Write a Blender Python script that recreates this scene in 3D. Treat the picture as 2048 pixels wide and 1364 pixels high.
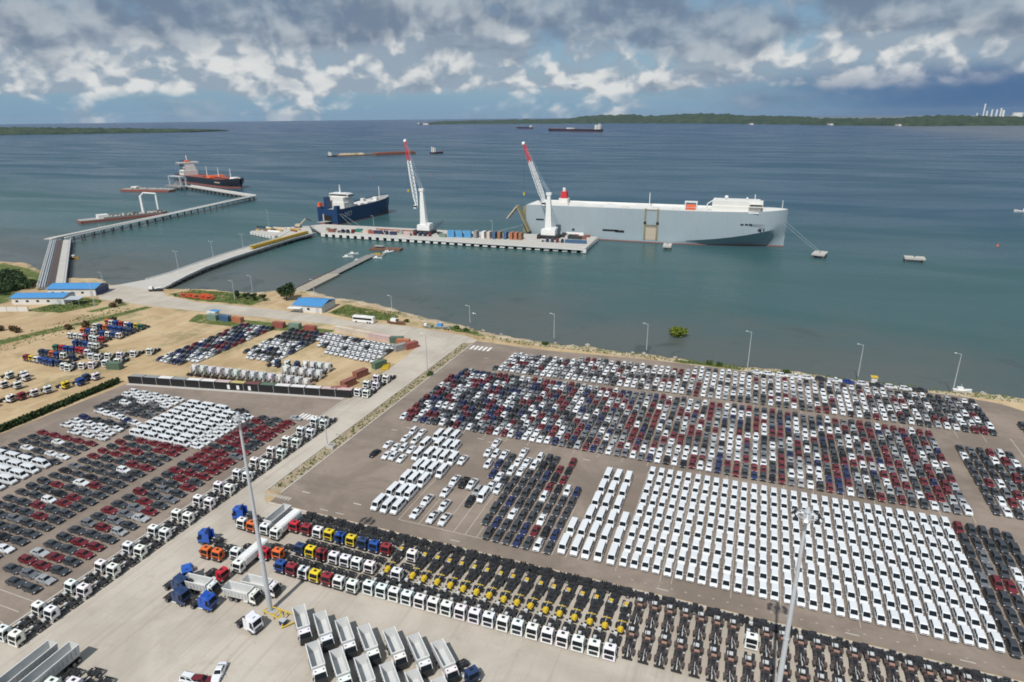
import bpy, math, random
from math import sin, cos, pi, radians, atan, sqrt
from mathutils import Vector, Matrix, noise as mnoise
for o in list(bpy.data.objects): bpy.data.objects.remove(o)
RND = random.Random(7)
scene = bpy.context.scene
col = scene.collection

# ------------------------------------------------------------------ camera
# world frame: the parking grid. +Y runs away from the camera along the car columns, +X along the rows; metres.
F_PX, CAM_H, HEAD, ROLL = 1285.0, 100.0, radians(20.844), -0.0095
PITCH = atan((682 - 231) / F_PX)
cd = bpy.data.cameras.new('camera'); cd.sensor_fit = 'HORIZONTAL'; cd.sensor_width = 36.0
cd.lens = 36.0 * F_PX / 2048.0; cd.clip_start = 1.0; cd.clip_end = 90000.0
cam = bpy.data.objects.new('camera', cd); col.objects.link(cam); scene.camera = cam
_fw = Vector((-sin(HEAD) * cos(PITCH), cos(HEAD) * cos(PITCH), -sin(PITCH)))
_r0 = Vector((cos(HEAD), sin(HEAD), 0)); _u0 = _r0.cross(_fw)
_rt = _r0 * cos(ROLL) + _u0 * sin(ROLL); _up = _u0 * cos(ROLL) - _r0 * sin(ROLL)
_m = Matrix((_rt, _up, -_fw)).transposed().to_4x4(); _m.translation = (0, 0, CAM_H)
cam.matrix_world = _m

def at(px, py, z=0.0):
    """surveyed point: where the sight line through a photo pixel meets the height z"""
    d = _fw * F_PX + _rt * (px - 1024) - _up * (py - 682)
    t = (z - CAM_H) / d.z
    return Vector((d.x * t, d.y * t, z))
def pix(p):
    q = Vector(p) - Vector((0, 0, CAM_H)); zz = q.dot(_fw)
    return 1024 + F_PX * q.dot(_rt) / zz, 682 - F_PX * q.dot(_up) / zz
def height_to(x, y, py):
    lo, hi = -5.0, 140.0
    for _ in range(40):
        mid = (lo + hi) / 2
        if pix((x, y, mid))[1] > py: lo = mid
        else: hi = mid
    return lo

# ------------------------------------------------------------------ light
SUN_D = Vector((1.83, 35.67, -46.5)).normalized()
sl = bpy.data.lights.new('sun', 'SUN'); sl.energy = 4.3; sl.angle = radians(0.55); sl.color = (1.0, 0.965, 0.92)
so = bpy.data.objects.new('sun', sl); col.objects.link(so)
so.rotation_euler = SUN_D.to_track_quat('-Z', 'Y').to_euler(); so.location = (0, -100, 300)

scene.view_settings.view_transform = 'Standard'; scene.view_settings.look = 'None'
scene.view_settings.exposure = -0.12; scene.view_settings.gamma = 1.0
scene.view_settings.use_curve_mapping = False
scene.cycles.max_bounces = 5; scene.cycles.diffuse_bounces = 2; scene.cycles.glossy_bounces = 3
scene.cycles.transmission_bounces = 2; scene.cycles.volume_bounces = 0; scene.cycles.transparent_max_bounces = 4
scene.cycles.caustics_reflective = False; scene.cycles.caustics_refractive = False
scene.cycles.use_denoising = True; scene.cycles.filter_width = 1.8

class G:
    """small node-graph writer"""
    def __init__(s, tree): s.t = tree; s.n = tree.nodes; s.l = tree.links
    def new(s, t, **kw):
        n = s.n.new(t)
        for k, v in kw.items(): setattr(n, k, v)
        return n
    def put(s, sock, v):
        if hasattr(v, 'is_output') or isinstance(v, bpy.types.NodeSocket): s.l.new(v, sock)
        elif v is not None: sock.default_value = v
    def m(s, op, a, b=None, c=None):
        n = s.new('ShaderNodeMath', operation=op)
        for i, v in enumerate((a, b, c)):
            if v is not None: s.put(n.inputs[i], v)
        return n.outputs[0]
    def ss(s, x, a, b):
        n = s.new('ShaderNodeMapRange', interpolation_type='SMOOTHSTEP')
        s.put(n.inputs[0], x); n.inputs[1].default_value = a; n.inputs[2].default_value = b
        return n.outputs[0]
    def comb(s, x, y, z):
        n = s.new('ShaderNodeCombineXYZ')
        for i, v in enumerate((x, y, z)): s.put(n.inputs[i], v)
        return n.outputs[0]
    def noise(s, vec, scale=1.0, detail=4.0, rough=0.5, dist=0.0):
        n = s.new('ShaderNodeTexNoise'); n.noise_dimensions = '3D'
        if vec is not None: s.put(n.inputs['Vector'], vec)
        n.inputs['Scale'].default_value = scale; n.inputs['Detail'].default_value = detail
        n.inputs['Roughness'].default_value = rough; n.inputs['Distortion'].default_value = dist
        return n.outputs[0]
    def mix(s, f, a, b, blend='MIX'):
        n = s.new('ShaderNodeMix', data_type='RGBA', blend_type=blend)
        s.put(n.inputs[0], f); s.put(n.inputs[6], c4(a)); s.put(n.inputs[7], c4(b))
        return n.outputs[2]
def c4(c):
    if isinstance(c, (tuple, list)): return (c[0], c[1], c[2], 1.0)
    return c

# ------------------------------------------------------------------ sky with broken cloud
world = bpy.data.worlds.new('World'); scene.world = world; world.use_nodes = True
g = G(world.node_tree); g.n.clear()
wout = g.new('ShaderNodeOutputWorld')
sky = g.new('ShaderNodeTexSky'); sky.sky_type = 'NISHITA'; sky.sun_disc = False
sky.sun_elevation = radians(52.5); sky.sun_rotation = radians(183.0); sky.altitude = 100.0
sky.air_density = 1.0; sky.dust_density = 0.4; sky.ozone_density = 4.0
bg = g.new('ShaderNodeBackground'); bg.inputs[1].default_value = 0.085
g.l.new(sky.outputs[0], bg.inputs[0])
tc = g.new('ShaderNodeTexCoord'); sep = g.new('ShaderNodeSeparateXYZ'); g.l.new(tc.outputs['Generated'], sep.inputs[0])
az = g.m('ARCTAN2', sep.outputs[0], sep.outputs[1])
el = g.m('ARCSINE', g.m('MAXIMUM', g.m('MINIMUM', sep.outputs[2], 1.0), 0.0))
elc = g.m('MULTIPLY', g.m('LOGARITHM', g.m('ADD', g.m('MULTIPLY', el, 5.0), 1.0), math.e), 0.2)   # cloud cells widen overhead
warp = g.m('MULTIPLY', g.m('SUBTRACT', g.noise(g.comb(g.m('MULTIPLY', az, 16.0), g.m('MULTIPLY', elc, 30.0), 4.0), 1.0, 3.0), 0.5), 0.03)
azw = g.m('ADD', az, warp); elw = g.m('ADD', elc, g.m('MULTIPLY', warp, 0.5))
def vor(vec, scale, detail, rough):
    n = g.new('ShaderNodeTexVoronoi'); n.feature = 'F1'; n.voronoi_dimensions = '2D'; g.put(n.inputs['Vector'], vec); n.inputs['Scale'].default_value = scale
    n.inputs['Detail'].default_value = detail; n.inputs['Roughness'].default_value = rough; return n.outputs['Distance']
def cum(dv, du=0.0):
    v = g.comb(g.m('MULTIPLY', g.m('ADD', azw, du), 8.5), g.m('MULTIPLY', g.m('ADD', elw, dv), 15.0), 2.7)
    return g.m('ADD', g.m('MULTIPLY', g.noise(v, 0.46, 10.0, 0.57, 0.0), 0.95), g.m('MULTIPLY', g.m('SUBTRACT', 0.5, vor(v, 2.6, 2.0, 0.5)), 0.11))
n0 = cum(0.0); n1 = cum(0.012, 0.006)
big = g.noise(g.comb(g.m('MULTIPLY', az, 3.4), g.m('MULTIPLY', elc, 9.0), 14.3), 1.0, 2.0, 0.5)
bandw = g.m('MULTIPLY', g.ss(elc, 0.020, 0.040), g.ss(elc, 0.115, 0.070))
dW = g.ss(g.m('ADD', g.m('ADD', n0, g.m('SUBTRACT', g.m('MULTIPLY', bandw, 0.24), 0.04)), g.m('MULTIPLY', g.m('SUBTRACT', big, 0.5), 0.40)), 0.45, 0.60)
lit = g.ss(g.m('ADD', g.m('MULTIPLY', g.m('SUBTRACT', n0, n1), 3.6), g.m('MULTIPLY', g.m('SUBTRACT', n0, 0.5), 0.6)), -0.16, 0.24)
colW = g.mix(lit, (0.33, 0.41, 0.50), (0.80, 0.81, 0.80))
# high stratocumulus deck seen from below: flat grey bases
q0 = g.noise(g.comb(g.m('MULTIPLY', azw, 4.6), g.m('MULTIPLY', elw, 17.0), 31.0), 1.0, 7.0, 0.52, 0.1)
q1 = g.noise(g.comb(g.m('MULTIPLY', azw, 7.5), g.m('MULTIPLY', elw, 27.0), 57.0), 1.0, 8.0, 0.55, 0.1)
dD = g.ss(g.m('ADD', g.m('ADD', q0, g.m('MULTIPLY', g.m('SUBTRACT', n0, 0.5), 0.25)), g.m('MULTIPLY', g.ss(elc, 0.050, 0.10), 0.27)), 0.50, 0.68)
colD = g.mix(g.ss(g.m('ADD', q1, g.m('MULTIPLY', g.m('SUBTRACT', n0, n1), 1.4)), 0.32, 0.70), (0.175, 0.235, 0.33), (0.43, 0.495, 0.56))
# rain curtain below the shower cloud to the north east
rain = g.m('MULTIPLY', g.ss(g.m('ADD', az, g.m('MULTIPLY', q1, 0.25)), -0.05, 0.38), g.ss(g.m('ADD', elc, g.m('MULTIPLY', n0, 0.05)), 0.076, 0.050))
# grey-blue air under the cloud base along the horizon
low = g.m('ADD', g.m('MULTIPLY', g.ss(elc, 0.06, 0.008), 0.35), 0.55)
cD = g.new('ShaderNodeBackground'); g.put(cD.inputs[0], colD)
cW = g.new('ShaderNodeBackground'); g.put(cW.inputs[0], colW)
cR = g.new('ShaderNodeBackground'); g.put(cR.inputs[0], (0.066, 0.15, 0.315, 1))
cH = g.new('ShaderNodeBackground'); g.put(cH.inputs[0], (0.215, 0.385, 0.55, 1))
def over(base, f, top):
    n = g.new('ShaderNodeMixShader'); g.put(n.inputs[0], f); g.l.new(base, n.inputs[1]); g.l.new(top, n.inputs[2]); return n.outputs[0]
s_ = over(bg.outputs[0], low, cH.outputs[0])
s_ = over(s_, g.m('MULTIPLY', dW, 0.95), cW.outputs[0])
s_ = over(s_, g.m('MULTIPLY', dD, 0.88), cD.outputs[0])
s_ = over(s_, g.m('MULTIPLY', rain, 0.92), cR.outputs[0])
g.l.new(s_, wout.inputs[0])

# ------------------------------------------------------------------ materials
MATS = {}
def mat(name, color=(0.5, 0.5, 0.5), rough=0.6, metal=0.0, var=0.0, vscale=1.0, coat=0.0, objcol=False, attr=None, spec=0.5, streak=0.0):
    if name in MATS: return MATS[name]
    m = bpy.data.materials.new(name); m.use_nodes = True; t = G(m.node_tree)
    b = m.node_tree.nodes['Principled BSDF']
    b.inputs['Roughness'].default_value = rough; b.inputs['Metallic'].default_value = metal
    b.inputs['Specular IOR Level'].default_value = spec
    if coat: b.inputs['Coat Weight'].default_value = coat; b.inputs['Coat Roughness'].default_value = 0.2
    src = c4(color)
    if objcol: src = t.new('ShaderNodeObjectInfo').outputs['Color']
    if attr: src = t.new('ShaderNodeAttribute', attribute_name=attr).outputs['Color']
    if var:
        geo = t.new('ShaderNodeNewGeometry').outputs['Position']
        f = t.noise(geo, vscale, 6.0, 0.6)
        k = t.m('ADD', 1.0 - var, t.m('MULTIPLY', f, 2 * var))
        if streak:
            mp = t.new('ShaderNodeMapping'); t.put(mp.inputs[0], geo); mp.inputs['Scale'].default_value = (1.1, 1.1, 0.06)
            k = t.m('MULTIPLY', k, t.m('SUBTRACT', 1.0, t.m('MULTIPLY', t.ss(t.noise(mp.outputs[0], 1.0, 5.0, 0.6), 0.5, 0.72), streak)))
        hs = t.new('ShaderNodeMix', data_type='RGBA', blend_type='MULTIPLY'); hs.inputs[0].default_value = 1.0
        t.put(hs.inputs[6], src); t.l.new(t.comb(k, k, k), hs.inputs[7]); src = hs.outputs[2]
    t.put(b.inputs['Base Color'], src)
    MATS[name] = m; return m
mat('paint', objcol=True, rough=0.38, coat=0.25, var=0.06, vscale=0.35)
mat('paint_far', attr='Col', rough=0.4, coat=0.2)
mat('truck_paint', objcol=True, rough=0.4, coat=0.3, var=0.1, vscale=0.6)
mat('matt_paint', objcol=True, rough=0.6, var=0.16, vscale=0.7)
mat('glass', (0.012, 0.016, 0.02), 0.16, spec=0.14)
mat('rubber', (0.018, 0.018, 0.019), 0.85)
mat('trim', (0.025, 0.026, 0.028), 0.6)
mat('chassis', (0.03, 0.03, 0.033), 0.55, var=0.4, vscale=1.5)
mat('rim', (0.42, 0.43, 0.45), 0.4, 0.6)
mat('lamp', (0.75, 0.77, 0.8), 0.15)
mat('tail_lamp', (0.3, 0.01, 0.01), 0.2)
mat('galv', (0.52, 0.55, 0.58), 0.5, 0.2, var=0.12, vscale=0.4)
mat('white_steel', (0.78, 0.78, 0.76), 0.45, var=0.1, vscale=0.25)
mat('bed_steel', (0.56, 0.57, 0.56), 0.5, var=0.14, vscale=0.5)
mat('rust', (0.17, 0.085, 0.055), 0.85, var=0.5, vscale=0.6)
mat('brown_steel', (0.085, 0.062, 0.055), 0.7, var=0.5, vscale=1.2)
mat('salmon', (0.36, 0.21, 0.16), 0.7, var=0.2, vscale=1.0)
mat('yellow', (0.60, 0.42, 0.03), 0.45, var=0.2, vscale=0.9)
mat('ochre', (0.45, 0.27, 0.04), 0.6, var=0.35, vscale=0.4)
mat('concrete', (0.47, 0.45, 0.41), 0.85, var=0.2, vscale=0.15)
mat('concrete_dark', (0.25, 0.245, 0.225), 0.9, var=0.3, vscale=0.2)
mat('pile', (0.13, 0.135, 0.125), 0.85, var=0.4, vscale=0.5)
mat('white_wall', (0.66, 0.65, 0.62), 0.75, var=0.12, vscale=0.2)
mat('blue_roof', (0.07, 0.27, 0.56), 0.4, var=0.1, vscale=0.3)
mat('line', (0.50, 0.46, 0.40), 0.8, var=0.25, vscale=1.3)
mat('worn', (0.36, 0.31, 0.25), 0.85, var=0.3, vscale=1.5)
mat('zebra', (0.74, 0.73, 0.70), 0.8, var=0.15, vscale=1.0)
mat('kerb', (0.50, 0.47, 0.43), 0.85, var=0.15, vscale=0.5)
mat('hull_grey', (0.335, 0.40, 0.435), 0.45, var=0.07, vscale=0.05, streak=0.10)
mat('hull_blue', (0.012, 0.045, 0.125), 0.4, var=0.12, vscale=0.05)
mat('hull_dark', (0.02, 0.024, 0.035), 0.45, var=0.2, vscale=0.05)
mat('boot_red', (0.30, 0.105, 0.085), 0.6, var=0.2, vscale=0.1)
mat('deck_red', (0.28, 0.075, 0.05), 0.75, var=0.4, vscale=0.08)
mat('deck_grey', (0.33, 0.335, 0.32), 0.75, var=0.2, vscale=0.1)
mat('deck_white', (0.70, 0.69, 0.65), 0.6, var=0.12, vscale=0.1)
mat('orange', (0.72, 0.13, 0.04), 0.5)
mat('red', (0.55, 0.03, 0.04), 0.5, var=0.1, vscale=0.3)
mat('navy', (0.015, 0.035, 0.12), 0.45)
mat('black', (0.012, 0.012, 0.013), 0.6)
mat('olive_steel', (0.24, 0.22, 0.13), 0.65, var=0.3, vscale=0.2)
mat('bark', (0.10, 0.07, 0.05), 0.9, var=0.3, vscale=2.0)
mat('rock', (0.36, 0.32, 0.26), 0.9, var=0.4, vscale=0.6)
mat('container', objcol=True, rough=0.55, var=0.2, vscale=0.3, streak=0.2)
mat('rope', (0.35, 0.42, 0.42), 0.8)
def leafmat(name, c1, c2):
    m = bpy.data.materials.new(name); m.use_nodes = True; t = G(m.node_tree); b = m.node_tree.nodes['Principled BSDF']
    geo = t.new('ShaderNodeNewGeometry')
    f = t.noise(geo.outputs['Position'], 0.35, 4.0, 0.6)
    r = t.m('ADD', t.m('MULTIPLY', geo.outputs['Random Per Island'], 0.6), t.m('MULTIPLY', f, 0.5))
    t.put(b.inputs['Base Color'], t.mix(r, c1, c2)); b.inputs['Roughness'].default_value = 0.7
    b.inputs['Specular IOR Level'].default_value = 0.25
    MATS[name] = m
leafmat('leaf_dark', (0.012, 0.03, 0.012), (0.05, 0.085, 0.025))
leafmat('leaf', (0.025, 0.055, 0.015), (0.085, 0.13, 0.03))
leafmat('leaf_bright', (0.07, 0.11, 0.015), (0.20, 0.24, 0.03))
leafmat('grass_blade', (0.06, 0.09, 0.02), (0.15, 0.18, 0.05))
leafmat('scrub', (0.07, 0.045, 0.02), (0.15, 0.10, 0.05))

# ------------------------------------------------------------------ mesh builder
class MB:
    def __init__(s): s.v = []; s.f = []; s.m = []; s.x = None
    def add(s, vs, fs, m):
        o = len(s.v)
        if s.x is not None: vs = [tuple(s.x @ Vector(p)) for p in vs]
        s.v += [tuple(p) for p in vs]
        for f in fs: s.f.append(tuple(i + o for i in f)); s.m.append(m)
        return s
    def hexa(s, p, m):   # p: 4 bottom (ccw from above) + 4 top
        return s.add(p, [(3, 2, 1, 0), (4, 5, 6, 7), (0, 1, 5, 4), (1, 2, 6, 5), (2, 3, 7, 6), (3, 0, 4, 7)], m)
    def box(s, x0, x1, y0, y1, z0, z1, m, tx=0.0, ty=0.0):
        return s.hexa([(x0, y0, z0), (x1, y0, z0), (x1, y1, z0), (x0, y1, z0),
                       (x0 + tx, y0 + ty, z1), (x1 - tx, y0 + ty, z1), (x1 - tx, y1 - ty, z1), (x0 + tx, y1 - ty, z1)], m)
    def cyl(s, c, ax, r, h, n, m, r2=None):
        """cylinder centred at c along axis ax ('x','y','z' or vector) with length h"""
        a = {'x': (1, 0, 0), 'y': (0, 1, 0), 'z': (0, 0, 1)}[ax] if isinstance(ax, str) else ax
        a = Vector(a).normalized(); c = Vector(c)
        return s.tube(c - a * h / 2, c + a * h / 2, r, n, m, r2)
    def tube(s, p, q, r, n, m, r2=None):
        p, q = Vector(p), Vector(q); a = (q - p).normalized(); r2 = r if r2 is None else r2
        e = Vector((0, 0, 1)) if abs(a.z) < 0.9 else Vector((1, 0, 0))
        u = a.cross(e).normalized(); w = a.cross(u)
        vs = []
        for k in range(n):
            t = 2 * pi * k / n + pi / n; d = u * cos(t) + w * sin(t)
            vs.append(p + d * r); vs.append(q + d * r2)
        fs = [(2 * k, 2 * ((k + 1) % n), 2 * ((k + 1) % n) + 1, 2 * k + 1) for k in range(n)]
        fs.append(tuple(2 * k for k in range(n))[::-1]); fs.append(tuple(2 * k + 1 for k in range(n)))
        return s.add(vs, fs, m)
    def loft(s, rings, m, cap=True, closed=True, mats=None):
        n = len(rings[0]); vs = [p for r in rings for p in r]; L = n if closed else n - 1
        o = len(s.f)
        fs = []
        for i in range(len(rings) - 1):
            for k in range(L):
                a, b = i * n + k, i * n + (k + 1) % n
                fs.append((a, b, b + n, a + n))
        s.add(vs, fs, m)
        if mats:
            for i in range(len(rings) - 1):
                for k in range(L): s.m[o + i * L + k] = mats[k]
        if cap:
            b0 = len(s.v) - len(vs)
            s.f.append(tuple(b0 + k for k in range(n))[::-1]); s.m.append(m)
            s.f.append(tuple(b0 + (len(rings) - 1) * n + k for k in range(n))); s.m.append(m)
        return s
    def quad(s, a, b, c, d, m): return s.add([a, b, c, d], [(0, 1, 2, 3)], m)
    def poly(s, pts, z, m): return s.add([(p[0], p[1], z) for p in pts], [tuple(range(len(pts)))], m)
    def ball(s, c, r, m, n=8, k=5, sz=1.0):
        rings = []
        for i in range(1, k):
            t = pi * i / k; rings.append([(c[0] + r * sin(t) * cos(2 * pi * j / n), c[1] + r * sin(t) * sin(2 * pi * j / n), c[2] - r * sz * cos(t)) for j in range(n)])
        return s.loft(rings, m)
    def merge(s, other):
        o = len(s.v); s.v += other.v
        s.f += [tuple(i + o for i in f) for f in other.f]; s.m += other.m; return s
    def mesh(s, name):
        me = bpy.data.meshes.new(name); me.from_pydata(s.v, [], s.f)
        names = list(dict.fromkeys(s.m))
        for n in names: me.materials.append(MATS[n])
        idx = {n: i for i, n in enumerate(names)}
        me.polygons.foreach_set('material_index', [idx[n] for n in s.m]); me.update()
        return me
def link(name, data, parent=None, loc=(0, 0, 0), rz=0.0, color=None):
    o = bpy.data.objects.new(name, data); col.objects.link(o); o.location = loc
    if rz: o.rotation_euler = (0, 0, rz)
    if parent is not None: o.parent = parent
    if color is not None: o.color = c4(color)
    return o
def tag(o, label, cat, group=None):
    o['label'] = label; o['category'] = cat
    if group: o['group'] = group
    return o
def struct(name, mb, parent=None):
    o = link(name, mb.mesh(name) if isinstance(mb, MB) else mb, parent)
    if parent is None: o['kind'] = 'structure'
    return o
def thing(name, label, cat, loc=(0, 0, 0), rz=0.0, group=None):
    return tag(link(name, None, None, loc, rz), label, cat, group)
def part(name, mb, parent, color=None, loc=(0, 0, 0), rz=0.0):
    return link(name, mb.mesh(name) if isinstance(mb, MB) else mb, parent, loc, rz, color)
def single(name, mb, label, cat, group=None, loc=(0, 0, 0), rz=0.0, color=None):
    return tag(link(name, mb.mesh(name) if isinstance(mb, MB) else mb, None, loc, rz, color), label, cat, group)
# ------------------------------------------------------------------ ground materials
def ground_mat(name, fn, rough=0.9, bump=0.0, bscale=3.0):
    m = bpy.data.materials.new(name); m.use_nodes = True; t = G(m.node_tree); b = m.node_tree.nodes['Principled BSDF']
    pos = t.new('ShaderNodeNewGeometry').outputs['Position']
    t.put(b.inputs['Base Color'], fn(t, pos)); b.inputs['Roughness'].default_value = rough
    b.inputs['Specular IOR Level'].default_value = 0.25
    if bump:
        bn = t.new('ShaderNodeBump'); bn.inputs['Strength'].default_value = bump; bn.inputs['Distance'].default_value = 0.2
        t.l.new(t.noise(pos, bscale, 5.0, 0.6), bn.inputs['Height']); t.l.new(bn.outputs[0], b.inputs['Normal'])
    MATS[name] = m
def f_asphalt(t, p):
    a = t.mix(t.ss(t.noise(p, 0.045, 5.0, 0.62, 0.6), 0.36, 0.66), (0.205, 0.165, 0.134), (0.292, 0.238, 0.195))
    a = t.mix(t.m('MULTIPLY', t.ss(t.noise(p, 0.35, 6.0, 0.65), 0.5, 0.75), 0.5), a, (0.175, 0.142, 0.117))
    a = t.mix(t.m('MULTIPLY', t.ss(t.noise(p, 1.9, 4.0, 0.7), 0.58, 0.8), 0.4), a, (0.33, 0.30, 0.26))
    mp = t.new('ShaderNodeMapping'); t.put(mp.inputs[0], p); mp.inputs['Scale'].default_value = (0.02, 0.5, 0.5)
    a = t.mix(t.m('MULTIPLY', t.ss(t.noise(mp.outputs[0], 1.0, 4.0, 0.6), 0.52, 0.72), 0.3), a, (0.165, 0.133, 0.11))
    return a
def f_concrete(t, p):
    a = t.mix(t.ss(t.noise(p, 0.05, 5.0, 0.6, 0.5), 0.35, 0.65), (0.415, 0.37, 0.308), (0.515, 0.465, 0.395))
    a = t.mix(t.m('MULTIPLY', t.ss(t.noise(p, 0.22, 6.0, 0.66), 0.52, 0.75), 0.5), a, (0.35, 0.295, 0.235))
    a = t.mix(t.m('MULTIPLY', t.ss(t.noise(p, 0.8, 6.0, 0.72), 0.58, 0.74), 0.65), a, (0.30, 0.265, 0.225))
    mp = t.new('ShaderNodeMapping'); t.put(mp.inputs[0], p); mp.inputs['Scale'].default_value = (0.55, 0.014, 0.5)
    a = t.mix(t.m('MULTIPLY', t.ss(t.noise(mp.outputs[0], 1.0, 4.0, 0.6, 1.2), 0.5, 0.70), 0.34), a, (0.31, 0.265, 0.215))
    s = t.new('ShaderNodeSeparateXYZ'); t.l.new(p, s.inputs[0])
    def joint(c, per):
        k = t.m('ABSOLUTE', t.m('SUBTRACT', t.m('FRACT', t.m('DIVIDE', c, per)), 0.5))
        return t.m('GREATER_THAN', k, 0.5 - 0.06 / per)
    j = t.m('MAXIMUM', joint(s.outputs[0], 4.1), joint(s.outputs[1], 5.2))
    return t.mix(t.m('MULTIPLY', j, 0.10), a, (0.22, 0.20, 0.17))
def f_land(t, p):
    a = t.mix(t.ss(t.noise(p, 0.03, 5.0, 0.6, 0.8), 0.35, 0.65), (0.40, 0.28, 0.155), (0.52, 0.395, 0.235))
    mp = t.new('ShaderNodeMapping'); t.put(mp.inputs[0], p); mp.inputs['Rotation'].default_value = (0, 0, 0.35); mp.inputs['Scale'].default_value = (0.4, 0.03, 0.4)
    a = t.mix(t.m('MULTIPLY', t.ss(t.noise(mp.outputs[0], 1.0, 5.0, 0.6), 0.5, 0.7), 0.5), a, (0.60, 0.48, 0.31))
    a = t.mix(t.m('MULTIPLY', t.ss(t.noise(p, 0.4, 5.0, 0.65), 0.55, 0.75), 0.5), a, (0.33, 0.22, 0.12))
    a = t.mix(t.m('MULTIPLY', t.ss(t.noise(p, 0.045, 6.0, 0.72), 0.49, 0.64), 0.7), a, (0.20, 0.185, 0.085))
    return a
def f_sand(t, p):
    a = t.mix(t.ss(t.noise(p, 0.1, 6.0, 0.65), 0.35, 0.65), (0.40, 0.31, 0.20), (0.54, 0.45, 0.32))
    a = t.mix(t.m('MULTIPLY', t.ss(t.noise(p, 0.35, 5.0, 0.7), 0.5, 0.66), 0.8), a, (0.30, 0.25, 0.18))
    return t.mix(t.m('MULTIPLY', t.ss(t.noise(p, 0.11, 6.0, 0.72), 0.50, 0.62), 0.85), a, (0.11, 0.135, 0.04))
def f_grass(t, p):
    a = t.mix(t.ss(t.noise(p, 0.22, 6.0, 0.65), 0.35, 0.65), (0.065, 0.10, 0.025), (0.14, 0.165, 0.05))
    return t.mix(t.m('MULTIPLY', t.ss(t.noise(p, 0.11, 6.0, 0.7), 0.52, 0.64), 0.9), a, (0.34, 0.26, 0.15))
def f_verge(t, p):
    a = t.mix(t.ss(t.noise(p, 0.3, 5.0, 0.65), 0.35, 0.65), (0.29, 0.225, 0.15), (0.40, 0.335, 0.24))
    return t.mix(t.m('MULTIPLY', t.ss(t.noise(p, 0.35, 5.0, 0.7), 0.52, 0.66), 0.7), a, (0.15, 0.15, 0.06))
ground_mat('g_asphalt', f_asphalt, 0.9, 0.25, 2.5); ground_mat('g_concrete', f_concrete, 0.85, 0.15, 1.5)
ground_mat('g_land', f_land, 0.95, 0.5, 0.9); ground_mat('g_sand', f_sand, 0.95, 0.5, 0.9)
ground_mat('g_grass', f_grass, 0.95, 0.6, 2.0); ground_mat('g_verge', f_verge, 0.95, 0.5, 1.5)

# ------------------------------------------------------------------ sea
SEA = -2.0
def sea_material():
    m = bpy.data.materials.new('sea_water'); m.use_nodes = True; t = G(m.node_tree); b = m.node_tree.nodes['Principled BSDF']
    p = t.new('ShaderNodeNewGeometry').outputs['Position']; s = t.new('ShaderNodeSeparateXYZ'); t.l.new(p, s.inputs[0])
    mpc = t.new('ShaderNodeMapping'); t.put(mpc.inputs[0], p); mpc.inputs['Rotation'].default_value = (0, 0, -0.2); mpc.inputs['Scale'].default_value = (0.0016, 0.007, 1)
    slick_c = t.noise(mpc.outputs[0], 1.0, 6.0, 0.62, 0.8)
    # distance off the shoreline (the water deepens northward); shallows are silty, then green, then deep blue
    wob = t.m('MULTIPLY', t.m('SUBTRACT', t.noise(p, 0.012, 4.0, 0.6, 0.8), 0.5), 150.0)
    off = t.m('ADD', t.m('ADD', t.m('SUBTRACT', s.outputs[1], 270.0), t.m('MULTIPLY', s.outputs[0], 0.12)), wob)
    c = t.mix(t.ss(off, -10.0, 130.0), (0.095, 0.106, 0.098), (0.042, 0.100, 0.100))
    c = t.mix(t.ss(off, 120.0, 600.0), c, (0.020, 0.068, 0.105))
    c = t.mix(t.ss(off, 500.0, 4500.0), c, (0.009, 0.046, 0.118))
    # seagrass patches on the shallow bottom
    sg = t.m('MULTIPLY', t.ss(t.noise(p, 0.035, 6.0, 0.68, 0.7), 0.55, 0.66), t.ss(off, 110.0, 0.0))
    c = t.mix(t.m('MULTIPLY', sg, 0.45), c, (0.022, 0.038, 0.038))
    c = t.mix(t.m('MULTIPLY', t.ss(slick_c, 0.40, 0.66), 0.15), c, (0.055, 0.105, 0.115))
    # pale silty plume reaching in from the east bank
    pl = t.m('MULTIPLY', t.ss(t.m('ADD', s.outputs[0], t.m('MULTIPLY', wob, 2.0)), 500.0, 1100.0), t.m('MULTIPLY', t.ss(t.m('ADD', s.outputs[1], t.m('MULTIPLY', wob, 4.0)), 2600.0, 3100.0), 0.9))
    c = t.mix(pl, c, (0.105, 0.12, 0.14))
    t.put(b.inputs['Base Color'], c)
    mp = t.new('ShaderNodeMapping'); t.put(mp.inputs[0], p); mp.inputs['Rotation'].default_value = (0, 0, -0.35); mp.inputs['Scale'].default_value = (0.003, 0.012, 1)
    slick = t.noise(mp.outputs[0], 1.0, 5.0, 0.62, 0.6)
    t.l.new(t.m('ADD', 0.24, t.m('MULTIPLY', t.ss(slick, 0.38, 0.66), 0.16)), b.inputs['Roughness'])
    b.inputs['IOR'].default_value = 1.333; b.inputs['Specular IOR Level'].default_value = 0.25
    w1 = t.noise(p, 0.06, 3.0, 0.6); w2 = t.noise(p, 0.35, 4.0, 0.6)
    h = t.m('ADD', t.m('MULTIPLY', w1, 0.8), t.m('MULTIPLY', w2, 0.45))
    bn = t.new('ShaderNodeBump'); bn.inputs['Strength'].default_value = 0.2; bn.inputs['Distance'].default_value = 0.8
    t.l.new(h, bn.inputs['Height']); t.l.new(bn.outputs[0], b.inputs['Normal'])
    MATS['sea_water'] = m
sea_material()
mb = MB(); rad = [0, 400, 1200, 4000, 12000, 23500]; nseg = 96
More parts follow.
